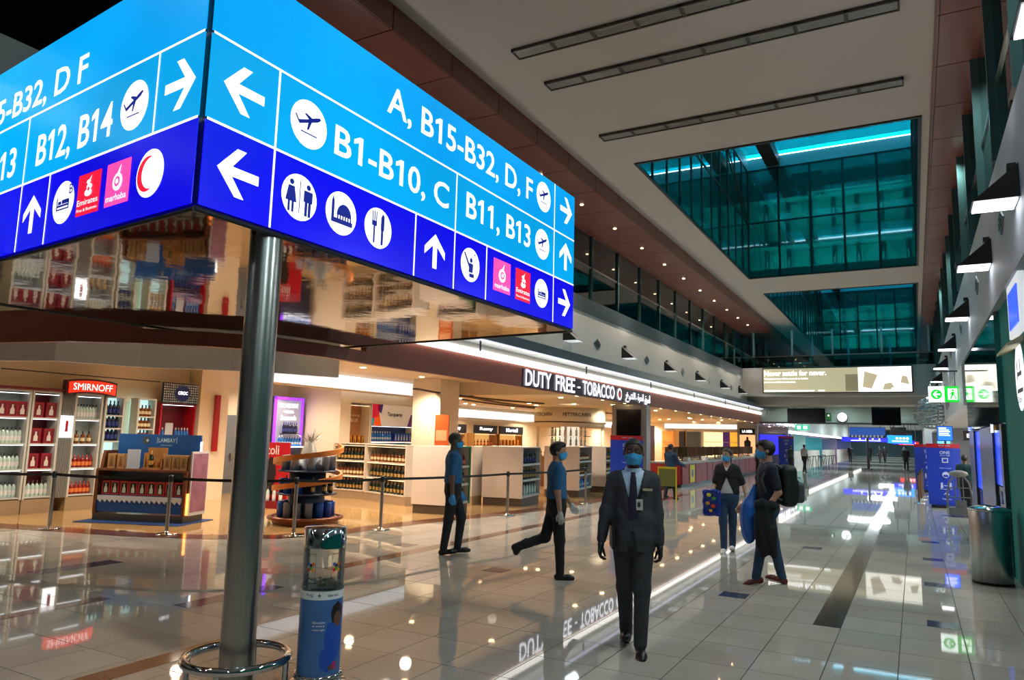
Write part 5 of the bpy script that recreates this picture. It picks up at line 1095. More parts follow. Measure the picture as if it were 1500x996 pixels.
# --- purple framed display
t = thing('brand_display', 'purple-lit framed BELVEDERE vodka display against the back wall', 'display stand', (-15.9, 15.35, 0), PI/2)
PUR = M('purple_light', '8030e0', .4, emit=1.2)
MB().box(-.56, .56, 0, .4, 0, 2.72).build('cabinet', M('cab_navy', '1a1c3a', .4), t)
for b in (rect(-.56, .56, 2.64, 2.72), rect(-.56, -.48, 1.3, 2.72), rect(.48, .56, 1.3, 2.72)): mb = MB(); mb.box(b[0][0], b[1][0], -.04, 0, b[0][1], b[2][1]); mb.build('purple_frame', PUR, t)
MB().box(-.48, .48, -.01, 0, 1.3, 2.64).build('silver_back', M('silver_lit', '9a9cb0', .3, .3, emit=.25), t)
mb = MB(); put_text(mb, 'BELVEDERE', f0, -.36, .36, 2.42, 2.54, .014, .0); put_text(mb, 'VODKA', f0, -.2, .2, 2.26, 2.34, .014, .02); put_text(mb, 'Smooth', f0, -.3, .3, 2.06, 2.2, .014, .01); mb.build('lettering', FW, t); MB().box(-.48, .48, -.22, 0, 1.28, 1.31).build('display_shelf', SGLOW, t); MB().box(-.3, .3, -.2, -.01, 1.66, 1.68).build('display_shelf', M('cab_navy', '1a1c3a', .4), t)
row('navy', (-15.9, 15.35), PI/2, -.28, .28, -.1, 1.68, 7, 'dark bottle on the upper ledge of the purple display', 'bottles on the purple display'); row('blue', (-15.9, 15.35), PI/2, -.45, .45, -.12, 1.31, 9, 'blue bottle on the lit lower ledge of the purple display', 'bottles on the purple display')
# --- niche displays at x=-14.6 (y 17..20.6)
NX = -15.05
t = shelf_bay('tan niche display with white lettering and boxes left of the colourful header', (NX+.4, 17.04), PI/2, .95, .38, [.5, 1.0, 1.42], 2.6, .3, CREAM, M('tan_panel', 'a8703c', .5), WGLOW, 'niche_display', cap=False)
mb = MB(); put_text(mb, 'JOHNNIE', f0, -.14, .36, 2.22, 2.3, -.33, .02); put_text(mb, 'BLUE', f0, -.08, .28, 2.08, 2.18, -.33, .02); mb.build('lettering', M('print_pale', 'e8d8c0', .5), t)
row('whisky', (NX+.4, 17.04), PI/2, -.4, .4, .14, 1.0, 6, 'squat amber bottle in the tan niche display', 'bottles in the niche displays'); row('boxamber', (NX+.4, 17.04), PI/2, -.38, .38, .14, 1.42, 4, 'amber carton on the top shelf of the tan niche display', 'bottles in the niche displays')
t = shelf_bay('niche display of blue bottles under a colourful abstract header', (NX+.4, 18.68), PI/2, 2.25, .38, [.5, 1.02, 1.5], 2.0, .3, CREAM, M('niche_blue', '1c3468', .5), SGLOW, 'niche_display', cap=False)
MB().box(-1.12, 1.12, -.02, .0, 1.98, 2.66).build('header', M('header_cream', 'd8ccb8', .5, emit=.15), t)
hf = (Vector((0, -.02, 0)), Vector((1, 0, 0)), Vector((0, 0, 1)))
for nm, col, pl in (('header_red', 'd01838', [(-1.12, 2.2), (-.8, 2.25), (-.72, 2.66), (-1.12, 2.66)]), ('header_orange', 'e85818', [(-1.05, 1.98), (-.66, 1.98), (-.78, 2.36), (-1.0, 2.24)]), ('header_teal', '1888a0', [(-1.12, 1.98), (-1.05, 1.98), (-1.0, 2.2), (-1.12, 2.22)]), ('header_navy', '2a2060', [(-.86, 2.46), (-.68, 2.36), (-.6, 2.66), (-.84, 2.66)]), ('header_purple', '4a1858', [(.66, 1.98), (.92, 1.98), (.96, 2.4), (.84, 2.36)]), ('header_red', 'c01030', [(.92, 1.98), (1.12, 1.98), (1.12, 2.5), (1.0, 2.45)])):
    mb = MB(); flat(mb, pl, hf, .004); mb.build('colour_shape', M(nm+col, col, .4, emit=.2), t)
mb = MB(); put_text(mb, 'Tanqueray', hf, -.38, .40, 2.26, 2.42, .006, .03); mb.build('lettering', M('print_black', '1a1214', .5), t)
for k, z in enumerate((1.02, 1.5)): row('blue', (NX+.4, 18.68), PI/2, -1.05, .05, .14, z, 9, 'blue bottle, '+['lower', 'upper'][k]+' shelf under the colourful header', 'bottles in the niche displays'); row('boxblue', (NX+.4, 18.68), PI/2, .15, 1.05, .14, z, 6, 'blue carton, '+['lower', 'upper'][k]+' shelf under the colourful header', 'bottles in the niche displays')
tag(MB().box(-.22, .22, -.03, .03, .0, 1.95).build('orange_board', M('orange_board', 'b8501c', .4, emit=.25), None, (-12.05, 17.62, .38), .1), 'tall orange printed advertising board leaning on the cream column', 'board')
MB().box(-.18, .18, -.036, -.031, 1.2, 1.5).build('board_print', M('print_peach', 'e0a070', .5), bpy.data.objects['orange_board']); MB().box(-.18, .18, -.036, -.031, .8, 1.0).build('board_print', M('print_peach', 'e0a070', .5), bpy.data.objects['orange_board'])
tag(MB().box(-.25, .25, -.1, .1, 0, .38).build('board_plinth', M('plinth_tan', '9a8468', .4), None, (-12.05, 17.62, 0), .1), 'low tan block under the orange board', 'plinth')
# --- gondolas
def gondola(label, loc, rz, w, d, kinds, n, H=1.44, plinth=.22, body=None, back=None, zs=(.24, .62, 1.02), tops=None, dist='', fr=True):
    t = shelf_bay(label, loc, rz, w, d, list(zs), H, plinth, body or M('gondola_white', 'cdbfb0', .4), back or M('gondola_grey', '5c5850', .5), WGLOW, 'gondola_shelf')
    for k, z in enumerate(zs): row(kinds[k % len(kinds)], loc, rz, -w/2+.06, w/2-.06, .14, z, n, ['bottom', 'middle', 'top'][k]+' shelf product of the '+dist, 'products on the '+dist)
    return t
gondola('left bay of the two-bay liquor gondola with dark bottle rows', (-13.35, 15.15), 0, 1.15, .5, ['dark', 'whisky', 'dark'], 9, dist='left liquor gondola bay')
gondola('right bay of the two-bay liquor gondola with egg-shaped bottles on top', (-11.85, 14.8), -.32, 1.9, .5, ['dark', 'dark', 'whisky'], 11, dist='right liquor gondola bay')
gondola('dark-backed liquor gondola with yellow cartons behind the two-bay one', (-10.55, 15.9), 0, 1.3, .5, ['boxamber', 'dark', 'whisky'], 9, dist='rear liquor gondola', back=M('gondola_dark', '3a322c', .5))
WP = M('gondola_panel', 'c4b4a8', .45)
# end units: blank panel facing the camera, shelves facing the concourse
def end_unit(label, x, y, w, d, kinds, dist, trim=None):
    t = thing('gondola_shelf', label, 'shelf', (x, y, 0), .16)
    MB().box(-w/2, w/2, 0, .04, .2, 1.46).build('end_panel', WP, t); MB().box(-w/2, w/2, d-.04, d, .2, 1.46).build('end_panel', WP, t); MB().box(-w/2, -w/2+.03, .04, d-.04, .2, 1.46).build('back_panel', M('gondola_lav', '8a88a0', .5), t)
    MB().box(-w/2, w/2, 0, d, 1.46, 1.49).build('top_board', WP, t); MB().box(-w/2+.03, w/2-.03, .03, d-.03, 0, .2).build('plinth', M('plinth_dark', '4a3c30', .4), t)
    bm = MB().box(-w/2+.03, w/2, .04, d-.04, -.05, 0).mesh('shelf_board', WHITE)
    for z in (.26, .66, 1.06): place('shelf_board', bm, t, (0, 0, z))
    if trim: MB().box(w/2-.005, w/2+.02, d-.05, d+.02, .2, 1.49).build('edge_trim', trim, t); MB().box(w/2-.005, w/2+.02, 0, d, 1.46, 1.5).build('edge_trim', trim, t)
    for k, z in enumerate((.26, .66, 1.06)):
        for i in range(6):
            yy = .1+(d-.2)*(i+.5)/6; p = W2((x, y), .16, w/2-.1, yy); product(kinds[k], p[0], p[1], z, random.random(), ['bottom', 'middle', 'top'][k]+' shelf bottle of the '+dist+', '+NTH[i]+' from the camera', 'bottles on the '+dist)
end_unit('white-ended gondola with green trim behind the man with blue gloves', -9.45, 13.5, 1.0, .95, ['whisky', 'dark', 'red'], 'green-trimmed gondola', M('green_trim', '0f7a38', .4))
end_unit('white-ended gondola with a lit top shelf left of the walking man in white gloves', -9.25, 16.3, 1.1, 1.5, ['clear', 'dark', 'navy'], 'gondola left of the white-gloved man')
end_unit('white-ended gondola right of the white-gloved man', -9.35, 20.1, 1.1, 1.6, ['blue', 'dark', 'whisky'], 'gondola right of the white-gloved man')
end_unit('white-ended gondola left of the blue notice board', -9.4, 22.5, 1.0, 1.2, ['dark', 'whisky', 'dark'], 'gondola beside the blue notice board')
# --- back wall liquor bays with black headers
HB = M('header_black', '0d0b0c', .35)
for y, w, txt_, lab, kd in ((24.6, 2.0, 'Hennessy', 'back wall bay with black Hennessy header', 'whisky'), (27.2, 1.9, 'Remy', 'back wall bay of red boxes under a black header', 'red'), (29.5, 2.2, 'Martell', 'back wall bay with blue panel under a black header', 'boxamber')):
    t = shelf_bay(lab, (-16.3, y), PI/2, w, .4, [.4, .9, 1.35], 1.85, .2, M('bay_amber', '9a6a38', .4), M('bay_glow', 'd8a860', .5, emit=.5), WGLOW, 'liquor_bay', cap=False)
    MB().box(-w/2, w/2, -.02, .05, 1.85, 2.2).build('header', HB, t); mb = MB(); put_text(mb, txt_, f0, -.55, .55, 1.95, 2.12, .03, .02); mb.build('lettering', FW, t)
    for k, z in enumerate((.9, 1.35)): row(kd, (-16.3, y), PI/2, -w/2+.1, w/2-.1, .14, z, 6, ['lower', 'upper'][k]+' shelf product, '+lab.replace('back wall ', '').replace(' under a black header', ''), 'products on the back wall bays')
# --- round display island
t = thing('tasting_island', 'round cream FETTERCAIRN tasting island with lit bottle shelves', 'display island', (-11.4, 25.2, 0))
MB().lathe([(1.22, 2.15), (1.3, 2.15), (1.3, 2.32), (1.34, 2.34), (1.34, 2.86), (1.2, 2.86)], 48).build('fascia_ring', CREAM, t); MB().lathe([(1.305, 2.30), (1.35, 2.30), (1.35, 2.34), (1.305, 2.34)], 48).build('dark_band', SLOT, t)
mb = MB()
for a in (-2.05, -.95):
    V, F, _ = txt_mesh('FETTERCAIRN', .015); mb2 = [(1.345*math.cos(a+(x-.5)*.78), 1.345*math.sin(a+(x-.5)*.78), 2.53+.13*yy) for x, yy in V]; mb.add(mb2, F)
mb.build('lettering', M('print_brown', '2a1a12', .5), t)
MB().lathe([(0, 0), (.35, 0), (.35, 2.86)], 24).build('core', M('lit_core', 'e8dcc8', .5, emit=.6), t); MB().lathe([(1.25, 0), (1.3, .02), (1.3, 1.0), (1.36, 1.02), (1.36, 1.06), (0, 1.06)], 40).build('counter', M('island_wood', '7a5434', .4), t)
for k in range(4): a = .3+k*PI/2; MB().cyl((1.22*math.cos(a), 1.22*math.sin(a), 1.06), (1.22*math.cos(a), 1.22*math.sin(a), 2.2), .05, n=8).build('pillar', CREAM, t)
for z in (1.45, 1.8): MB().lathe([(.35, z), (.8, z), (.8, z+.025), (.35, z+.025)], 32).build('glass_ring_shelf', CLEAR, t)
for z, n, r, kd in ((1.06, 10, 1.15, 'whisky'), (1.475, 10, .68, 'clear'), (1.825, 10, .68, 'clear')):
    for k in range(n): a = PI+PI*(k+.5)/n; product(kd, -11.4+r*math.cos(a), 25.2+r*math.sin(a), z, a, {1.06: 'amber bottle on the counter', 1.475: 'clear bottle, lower ring shelf', 1.825: 'clear bottle, upper ring shelf'}[z]+' of the tasting island, '+NTH[k]+' from left', 'bottles on the round island')
t = shelf_bay('orange wood cabinet with yellow-lit shelf right of the tasting island', (-10.2, 28.6), 0, 1.7, .5, [.9, 1.3, 1.7], 2.3, .2, M('cab_orange', '9a4818', .4), M('cab_orange_b', '8a4018', .4), None, 'wood_cabinet'); MB().box(-.2, .6, .1, .4, 1.5, 1.95).build('lit_box', M('yellow_lit', 'e0c060', .5, emit=1.2), t)
row('whisky', (-10.2, 28.6), 0, -.75, .75, .14, 1.3, 6, 'amber bottle in the orange wood cabinet', 'bottles in the wood cabinet')
# --- screen column, notice boards, checkouts
t = thing('screen_column', 'silver column with a tall black screen beside the shop entrance', 'column', (-8.7, 24.4, 0), .15); MB().box(-.6, .6, -.3, .5, 0, 2.95).build('cladding', M('alu', '9a9894', .35, .6), t); MB().box(-.42, .38, -.32, -.30, 1.2, 2.75).build('screen', M('screen_black', '06060a', .12), t); MB().box(-.46, .42, -.315, -.30, 1.16, 2.79).build('bezel', DGREY, t)
def notice(label, x, y, rz, w=.86, H=1.85):
    t = thing('notice_board', label, 'sign', (x, y, 0), rz); MB().box(-w/2+.06, w/2-.06, -.2, .2, 0, .08).build('base', BLACK, t)
    mb = MB(); nn = 10; P_ = [(-w/2+w*i/nn, -.06*math.sin(PI*i/nn)) for i in range(nn+1)]
    def band(z0, z1, name, mat, e=0.):
        m_ = MB(); m_.prism([(x_, y_-e) for x_, y_ in P_]+[(w/2, .06), (-w/2, .06)], 'z', z0, z1); return m_.build(name, mat, t)
    band(.08, H-.12, 'blue_panel', M('notice_blue', '1a3cb4', .4)); band(H-.12, H, 'red_top', M('notice_red', 'b81828', .4), .004)
    ff = (Vector((0, -.075, 0)), Vector((1, 0, 0)), Vector((0, 0, 1))); mb = MB(); PRI = M('notice_print', 'b8c4e8', .5)
    for s_, z, hh, ww in (('Stay safe', H-.075, .035, .3), ('ONE', H-.30, .09, .26), ('AT A TIME', H-.36, .035, .26), ('Wear a mask', H-.72, .03, .3), ('Keep 2 m', H-1.33, .04, .3), ('Thank you', H-1.62, .05, .24)): put_text(mb, s_, ff, -ww/2+.03, ww/2+.03, z, z+hh, .012, .02)
    flat(mb, rect(-.05, .11, H-.55, H-.41), ff, .012); flat(mb, disc((.03, H-.90), .09, 18), ff, .012); flat(mb, disc((-.08, H-1.15), .03, 10), ff, .012); flat(mb, disc((.14, H-1.15), .03, 10), ff, .012); flat(mb, rect(-.11, -.05, H-1.28, H-1.18), ff, .012); flat(mb, rect(.11, .17, H-1.28, H-1.18), ff, .012); flat(mb, rect(-.03, .09, H-1.22, H-1.2), ff, .012); mb.build('printed_text', PRI, t)
    mb = MB(); arrow_to(mb, (.03, H-1.46), .07, PI/2, ff); mb.build('arrow', PRI, t); mb = MB(); flat(mb, rect(-.02, .08, H-.52, H-.44), ff, .016); flat(mb, rect(-.03, .09, H-.96, H-.90), ff, .016); mb.build('pictogram', M('notice_blue', '1a3cb4', .4), t)
notice('blue notice board with red top standing behind the suited man', -6.75, 18.6, .3); notice('blue notice board with red top near the right wall', .72, 25.0, .02); notice('blue notice board further back behind the right queue posts', .4, 33, .02); notice('far blue notice board beside the man in the white shirt', -7.1, 48.6, .1, .9, 2.2)
t = thing('basket_stand', 'yellow-edged basket stand behind the suited man', 'stand', (-6.25, 20.6, 0), .2)
for x in (-.25, .25): MB().cyl((x, 0, 0), (x, 0, 1.0), .02, n=8).build('leg', M('yellow_paint', 'd0b020', .4), t)
MB().box(-.27, .27, -.02, .02, .94, 1.0).build('top_rail', M('yellow_paint', 'd0b020', .4), t); MB().box(-.23, .23, -.01, .01, .45, .94).build('panel', M('olive_print', '6a6a28', .5), t)
def checkout(x, y, label, mid):
    t = thing('checkout_counter', label, 'counter', (x, y, 0))
    RM = M('counter_red', '8a0c18', .45)
    MB().box(-1.4, 0, 0, 2.9, .1, .88).build('body', M('counter_dark', '3a2420', .4), t); MB().box(-1.4, -.03, .02, 2.88, 0, .1).build('kick', BLACK, t); MB().box(-1.45, .05, -.03, 2.93, .88, .94).build('worktop', M('counter_grey', '8a8680', .35), t)
    pm = MB().box(0, .02, .04, .92, .12, .86).mesh('front_panel', RM)
    for k in range(3): place('front_panel', pm if k != 1 or mid else pm, t, (0, .0+k*.96, 0))
    em = MB().box(-1.36, -.04, -.02, 0, .12, .86).mesh('front_panel', RM); place('front_panel', em, t)
    if mid: MB().box(.02, .03, 1.1, 1.75, .16, .82).build('yellow_poster', M('poster_yellow', 'd8c428', .5), t); mb = MB(); flat(mb, disc((1.42, .5), .16, 16), (Vector((.03, 0, 0)), Vector((0, 1, 0)), Vector((0, 0, 1))), .003); mb.build('poster_emblem', M('poster_emblem', '5a6a8a', .5), t)
    return t
for k, y in enumerate((27.2, 30.4, 33.6, 36.8, 40.0, 43.2)):
    checkout(-7.7-.1*k, y, 'red-fronted checkout counter '+['nearest the man in the dark blue shirt', 'second from the man in the dark blue shirt', 'third along, behind the woman', 'fourth along, behind the woman', 'fifth along the row, by the backpack man', 'farthest of the row'][k], k == 0)
    for j in range(2):
        x, yy = -8.3-.1*k, y+.7+j*1.5; tt = thing('checkout_monitor', ['nearer', 'farther'][j]+' dark till monitor on the '+['nearest', 'second', 'third', 'fourth', 'fifth', 'farthest'][k]+' checkout counter', 'monitor', (x, yy, .94), -.3, 'till monitors')
        MB().box(-.12, .12, -.1, .1, 0, .02).build('foot', BLACK, tt); MB().cyl((0, 0, .02), (0, 0, .2), .03, n=8).build('stem', DGREY, tt); MB().box(-.28, .28, -.03, .03, .16, .56).build('screen', M('till_dark', '1c1512', .3), tt)
        if j: tag(MB().box(-.1, .1, -.1, .1, 0, .16).box(-.06, .06, -.11, -.1, .05, .12).build('card_terminal', WHITE, None, (x+.4, yy-.7, .94), -.3), 'small white card terminal on the '+['nearest', 'second', 'third', 'fourth', 'fifth', 'farthest'][k]+' checkout counter', 'terminal')
# --- far shop walls
t = thing('light_box', 'tall LA MER portrait light box on a far silver column', 'light box', (-9.0, 46.3, 0), .15); MB().box(-.6, .6, 0, 1, 0, 2.95).build('column', M('alu', '9a9894', .35, .6), t); MB().box(-.45, .45, -.03, 0, 1.0, 2.2).build('picture', M('sunset_print', 'e8a070', .5, emit=.8, noise=.2, scale=1.5), t); MB().box(-.45, .45, -.03, 0, 2.25, 2.6).build('header', HB, t)
mb = MB(); put_text(mb, 'LA MER', f0, -.3, .3, 2.34, 2.5, .035, .03); mb.build('lettering', FW, t); mb = MB(); mb.ell((0, -.035, 2.0), .07, .01, .1); mb.add([(-.16, -.036, 1.05), (.16, -.036, 1.05), (.2, -.036, 1.8), (.06, -.036, 1.92), (-.06, -.036, 1.92), (-.2, -.036, 1.8)], [(0, 1, 2, 3, 4, 5)]); mb.build('figure_print', M('print_black', '1a1214', .5), t)
struct('w', MB().box(-17, -9.3, 47.6, 47.9, 0, 3.4), CREAM, 'cream end wall of the shop behind the checkouts').name = 'wall_shop_rear'
for x0, x1, c1, em, lab in ((-14.7, -14.0, 'd87830', .7, 'orange glowing shelf display left of the dark poster'), (-13.55, -13.22, '2a2c3c', .05, 'narrow dark poster display on the far cream wall'), (-13.04, -12.18, '4a5866', .05, 'blue-grey curtain-like display on the far cream wall'), (-11.93, -10.76, 'f0d8a8', .8, 'warm white glowing product display on the far cream wall'), (-10.71, -10.33, '3a1c60', .4, 'narrow purple display beside the orange one'), (-10.26, -9.75, 'e89830', .8, 'orange glowing display left of the portrait light box')):
    w = x1-x0; t = thing('shop_display', lab, 'display', ((x0+x1)/2, 47.3, 0)); MB().box(-w/2, w/2, 0, .3, .3, 2.35).build('panel', M('panel_'+c1, c1, .45, emit=em, noise=.25, scale=3), t); MB().box(-w/2-.03, w/2+.03, -.03, .3, 2.35, 2.42).build('top_rail', CREAM, t); MB().box(-w/2, w/2, .02, .3, 0, .3).build('plinth', CREAM, t)
    if em > .3:
        for z in (1.0, 1.35, 1.7): MB().box(-w/2+.03, w/2-.03, -.12, 0, z, z+.03).build('ledge', CREAM, t)
t = thing('light_cove', 'pale light cove above the far cream wall displays', 'cove light', (-14.6, 47.55, 2.55)); MB().box(0, 4.9, 0, .04, 0, .3).build('glowing_panel', COVE, t); MB().box(0, 4.9, -.1, 0, -.05, 0).build('lip', CREAM, t)
t = thing('light_box', 'bright blue advertising light box in the far shop', 'light box', (-10.0, 56.0, 0), PI/2-.3); MB().box(0, 5.0, 0, .2, .9, 2.35).build('blue_face', M('blue_lit', '1c10d0', .4, emit=1.3), t); MB().box(-.1, 5.1, .02, .25, 0, 2.5).build('frame', M('frame_purple', '3a2050', .4), t)
struct('w', MB().box(-17, -8.6, 60, 60.3, 0, 3.4), M('far_white', 'c8c8c8', .5), 'pale end wall of the shop').name = 'wall_shop_end'
# ------------------------------------------------------------------ right wall
struct('w', MB().box(1.14, 1.4, -8, 12.4, 0, 3.72), TEALW, 'dark teal wall at the right frame edge').name = 'wall_right'
struct('w', MB().box(1.21, 1.4, 12.4, 20.2, 0, 3.72), DSTEEL, 'steel clad lift wall').name = 'wall_right_steel'
t = thing('lift_front', 'steel lift front with polished upper panel and blue glass strips', 'lift', (1.2, 12.4, 0))
MB().box(-.13, 0, 0, 7.0, 2.12, 3.70).build('polished_panel', M('mirror_steel', 'a8a8a6', .05, 1.), t)
for y0, y1 in ((.0, .25), (1.45, 4.0), (5.6, 7.0)): MB().box(-.12, 0, y0, y1, 0, 2.1).build('steel_panel', M('panel_steel', '6a5f5e', .25, .9, noise=.15, scale=3, stretch=(4, 4, .3)), t)
for y0, y1, z0 in ((.28, 1.42, 1.2), (4.03, 5.57, .95)):
    MB().box(-.09, -.06, y0, y1, z0, 2.08).build('blue_glass', M('blue_glass_lit', '1440d8', .15, emit=.55), t); MB().box(-.09, -.04, y0, y1, 0, z0-.02).build('lower_pane', M('dark_glass', '20242e', .08), t)
MB().box(-.14, -.12, 1.2, 1.24, .9, 1.1).build('call_button', CHROME, t)
MB().cyl((-.1, .6, 2.02), (-.1, .6, 2.1), .06, n=10).build('lamp_cap', M('lamp_brass', '8a7440', .3, .8), t); MB().box(-.13, -.10, 1.43, 1.47, 2.0, 2.14).build('lamp_slot', SGLOW, t)
frT = (Vector((0, 0, 0)), Vector((0, -1, 0)), Vector((0, 0, 1)))
def wall_icon(y, z, r, label, draw):
    t = thing('round_pictogram', label, 'sign', (1.139, y, z)); mb = MB(); flat(mb, disc((0, 0), r, 32), frT, .004); mb.build('white_disc', M('icon_white', 'e8ecec', .4, emit=.7), t); mb = MB(); draw(mb); mb.build('symbol', M('icon_navy', '1c2c4a', .4), t)
def lounge(mb):
    for p_ in (rect(-.2, -.15, -.05, .2), rect(-.15, .2, .0, .05), rect(-.25, .25, -.2, -.15), rect(.05, .1, .05, .2)): flat(mb, p_, frT, .008)
    put_text(mb, 'Duty', frT, -.25, .1, -.34, -.24, .008, .01)
wall_icon(10.5, 2.62, .42, 'round white pictogram on the teal wall at the right edge', lounge)
t = thing('framed_screen', 'pale framed screen with colourful picture high on the teal wall', 'screen', (1.139, 10.2, 3.38)); MB().box(-.06, 0, -.6, .5, -.3, .35).build('frame', M('frame_pale', 'd8dce0', .4, emit=.5), t); MB().box(-.075, -.06, -.5, .3, -.22, .22).build('picture', M('pic_blue', '3050d0', .3, emit=1.0, noise=.5, scale=3), t)
t = thing('ledge_lamp', 'beige ledge lamp on the teal wall below the pale framed screen', 'wall lamp', (1.139, 10.6, 2.98)); MB().prism([(0, 0), (-.16, -.05), (-.16, -.02), (0, .08)], 'y', -.6, .6).build('shade', M('lamp_beige', 'c8bc98', .5), t)
# right shops beyond the lift
struct('w', MB().box(1.05, 1.3, 20.2, 60, 2.75, 3.72), M('shop_white', 'cfd0d2', .5), 'white fascia of the shops on the right').name = 'trim_7'
struct('c', MB().box(1.3, 7, 20.2, 60, 3.0, 3.2), WHITE, 'white ceiling of the right shops').name = 'ceiling_right'
struct('w', MB().box(6.8, 7, -8, 60, 0, 3.2).box(1.3, 7, 20.2, 20.4, 0, 3.0).box(2.2, 7, 60, 60.3, 0, 4.3), M('shop_white', 'cfd0d2', .5), 'white back wall of the right shops').name = 'wall_right_shop'
for y in (23, 28, 34, 41, 49): lamp('shop_lamp', 'AREA', (3.4, y, 2.98), 120, (1, .96, .92), 1.6, sy=.4)
for y in (23, 28, 34, 41, 49):
    t = thing('ceiling_panel_light', 'flat white ceiling light panel in the right shops, '+ORD[(23, 28, 34, 41, 49).index(y)]+' beyond the lift', 'light', (3.4, y, 2.985), 0, 'ceiling panels of the right shops'); MB().box(-.85, .85, -.25, .25, 0, .012).build('frame', WHITE, t)
t = thing('shop_sign', 'small purple lettering on the right shop fascia', 'sign', (1.05, 27.5, 2.9)); mb = MB(); put_text(mb, 'Haagen', (Vector((0, 0, 0)), Vector((0, -1, 0)), Vector((0, 0, 1))), -3.2, 0, .05, .5, .01, .02); mb.build('lettering', M('purple_letters', '5a1060', .4), t)
t = thing('blue_monitor', 'bright blue information monitor above the right notice board', 'monitor', (.82, 26.0, 1.94)); MB().box(-.21, .21, 0, .06, 0, .46).build('casing', BLACK, t); MB().box(-.195, .195, -.01, 0, .02, .44).build('screen', M('screen_blue', '2060f0', .3, emit=1.2), t)
mb = MB()
for k, w in enumerate((.2, .27, .3, .26, .3)): flat(mb, rect(-.16, -.16+w, .38-k*.055, .41-k*.055), (Vector((0, -.01, 0)), Vector((1, 0, 0)), Vector((0, 0, 1))), .003)
mb.build('text_lines', S_W, t); MB().cyl((0, .04, -1.94), (0, .04, 0), .03, n=8).build('stand_pole', DSTEEL, t); MB().cyl((0, .04, -1.94), (0, .04, -1.92), .2, n=16).build('stand_base', DSTEEL, t)
t = thing('counter_unit', 'white shop counter with black ES sign beyond the lift', 'counter', (1.9, 30, 0)); MB().box(-.5, 1.5, 0, 1.0, .08, 1.05).build('body', WHITE, t); MB().box(-.55, 1.55, -.03, 1.03, 1.05, 1.1).build('top', M('counter_grey', '8a8680', .35), t); MB().box(-.48, 1.48, .03, .97, 0, .08).build('kick', BLACK, t); MB().box(-.4, .6, 0, .04, 2.0, 2.35).build('hanging_sign', BLACK, t); MB().box(.0, .04, 0, .03, 1.1, 2.0).build('sign_post', DSTEEL, t)
mb = MB(); put_text(mb, 'ESPRESSO', (Vector((0, 0, 0)), Vector((1, 0, 0)), Vector((0, 0, 1))), -.3, .5, 2.1, 2.24, .005, .02); mb.build('lettering', S_W, t)
# exit sign
t = thing('exit_sign', 'hanging green and white emergency exit sign with left arrow', 'sign', (.73, 22.0, 2.92)); MB().box(-.36, .0, 0, .07, 0, .41).build('white_half', M('exit_white', 'ffffff', .4, emit=1.3, ecol='f0fff4'), t); MB().box(0, .36, 0, .07, 0, .41).build('green_half', M('exit_green', '0aa828', .4, emit=1.1), t)
fe = (Vector((0, 0, 0)), Vector((1, 0, 0)), Vector((0, 0, 1))); mb = MB(); flat(mb, disc((-.18, .2), .13, 24), fe, .004); mb.build('green_disc', M('exit_green', '0aa828', .4, emit=1.1), t)
mb = MB(); arrow_to(mb, (-.18, .2), .085, PI, (fe[0]+Vector((0, -.002, 0)), fe[1], fe[2])); mb.build('arrow', M('exit_white', 'ffffff', .4, emit=1.3), t); mb = MB(); flat(mb, rect(.08, .29, .06, .35), fe, .004); mb.build('door_field', M('exit_white', 'ffffff', .4, emit=1.3), t)
mb = MB(); flat(mb, disc((.19, .305), .028, 10), fe, .008); flat(mb, [(.15, .17), (.21, .17), (.23, .27), (.16, .27)], fe, .008); flat(mb, [(.12, .08), (.155, .08), (.19, .17), (.155, .18)], fe, .008); flat(mb, [(.2, .17), (.24, .12), (.225, .08), (.26, .08), (.265, .13), (.22, .2)], fe, .008); flat(mb, [(.1, .2), (.16, .25), (.16, .22), (.115, .18)], fe, .008); flat(mb, [(.22, .25), (.27, .22), (.28, .19), (.255, .19)], fe, .008); mb.build('running_figure', M('exit_green', '0aa828', .4, emit=1.1), t)
MB().cyl((-.25, .035, .41), (-.25, .035, .8), .008, n=6).build('hanger', DSTEEL, t); MB().cyl((.25, .035, .41), (.25, .035, .8), .008, n=6).build('hanger', DSTEEL, t); MB().box(-.3, .33, .02, .05, .79, .82).build('bracket', DSTEEL, t)
e2 = copy_tree(t); e2.location = (-9.0, 36.9, 6.95); e2['label'] = 'small green exit sign behind the gallery glass on the left'; MB().cyl((0, .04, .4), (0, .04, .85), .015, n=6).build('hanger', DSTEEL, e2)
# woven globe lamp
t = thing('globe_lamp', 'large woven metal globe lamp hanging near the right wall', 'pendant lamp', (.62, 33, 3.07)); R_ = .62
for k in range(9):
    z = R_*(-.9+.225*k); r = math.sqrt(max(.01, R_*R_-z*z)); MB().tube([(r*math.cos(a), r*math.sin(a), z) for a in [2*PI*i/24 for i in range(24)]], .025, 5, True).build('hoop', M('globe_steel', 'a0a4a6', .25, .9), t)
for k in range(8): a = PI*k/8; MB().tube([(R_*math.cos(b)*math.cos(a), R_*math.cos(b)*math.sin(a), R_*math.sin(b)) for b in [2*PI*i/28 for i in range(28)]], .018, 5, True).build('meridian', M('globe_steel', 'a0a4a6', .25, .9), t)
MB().cyl((0, 0, R_), (0, 0, 1.15), .012, n=6).build('cable', DSTEEL, t)
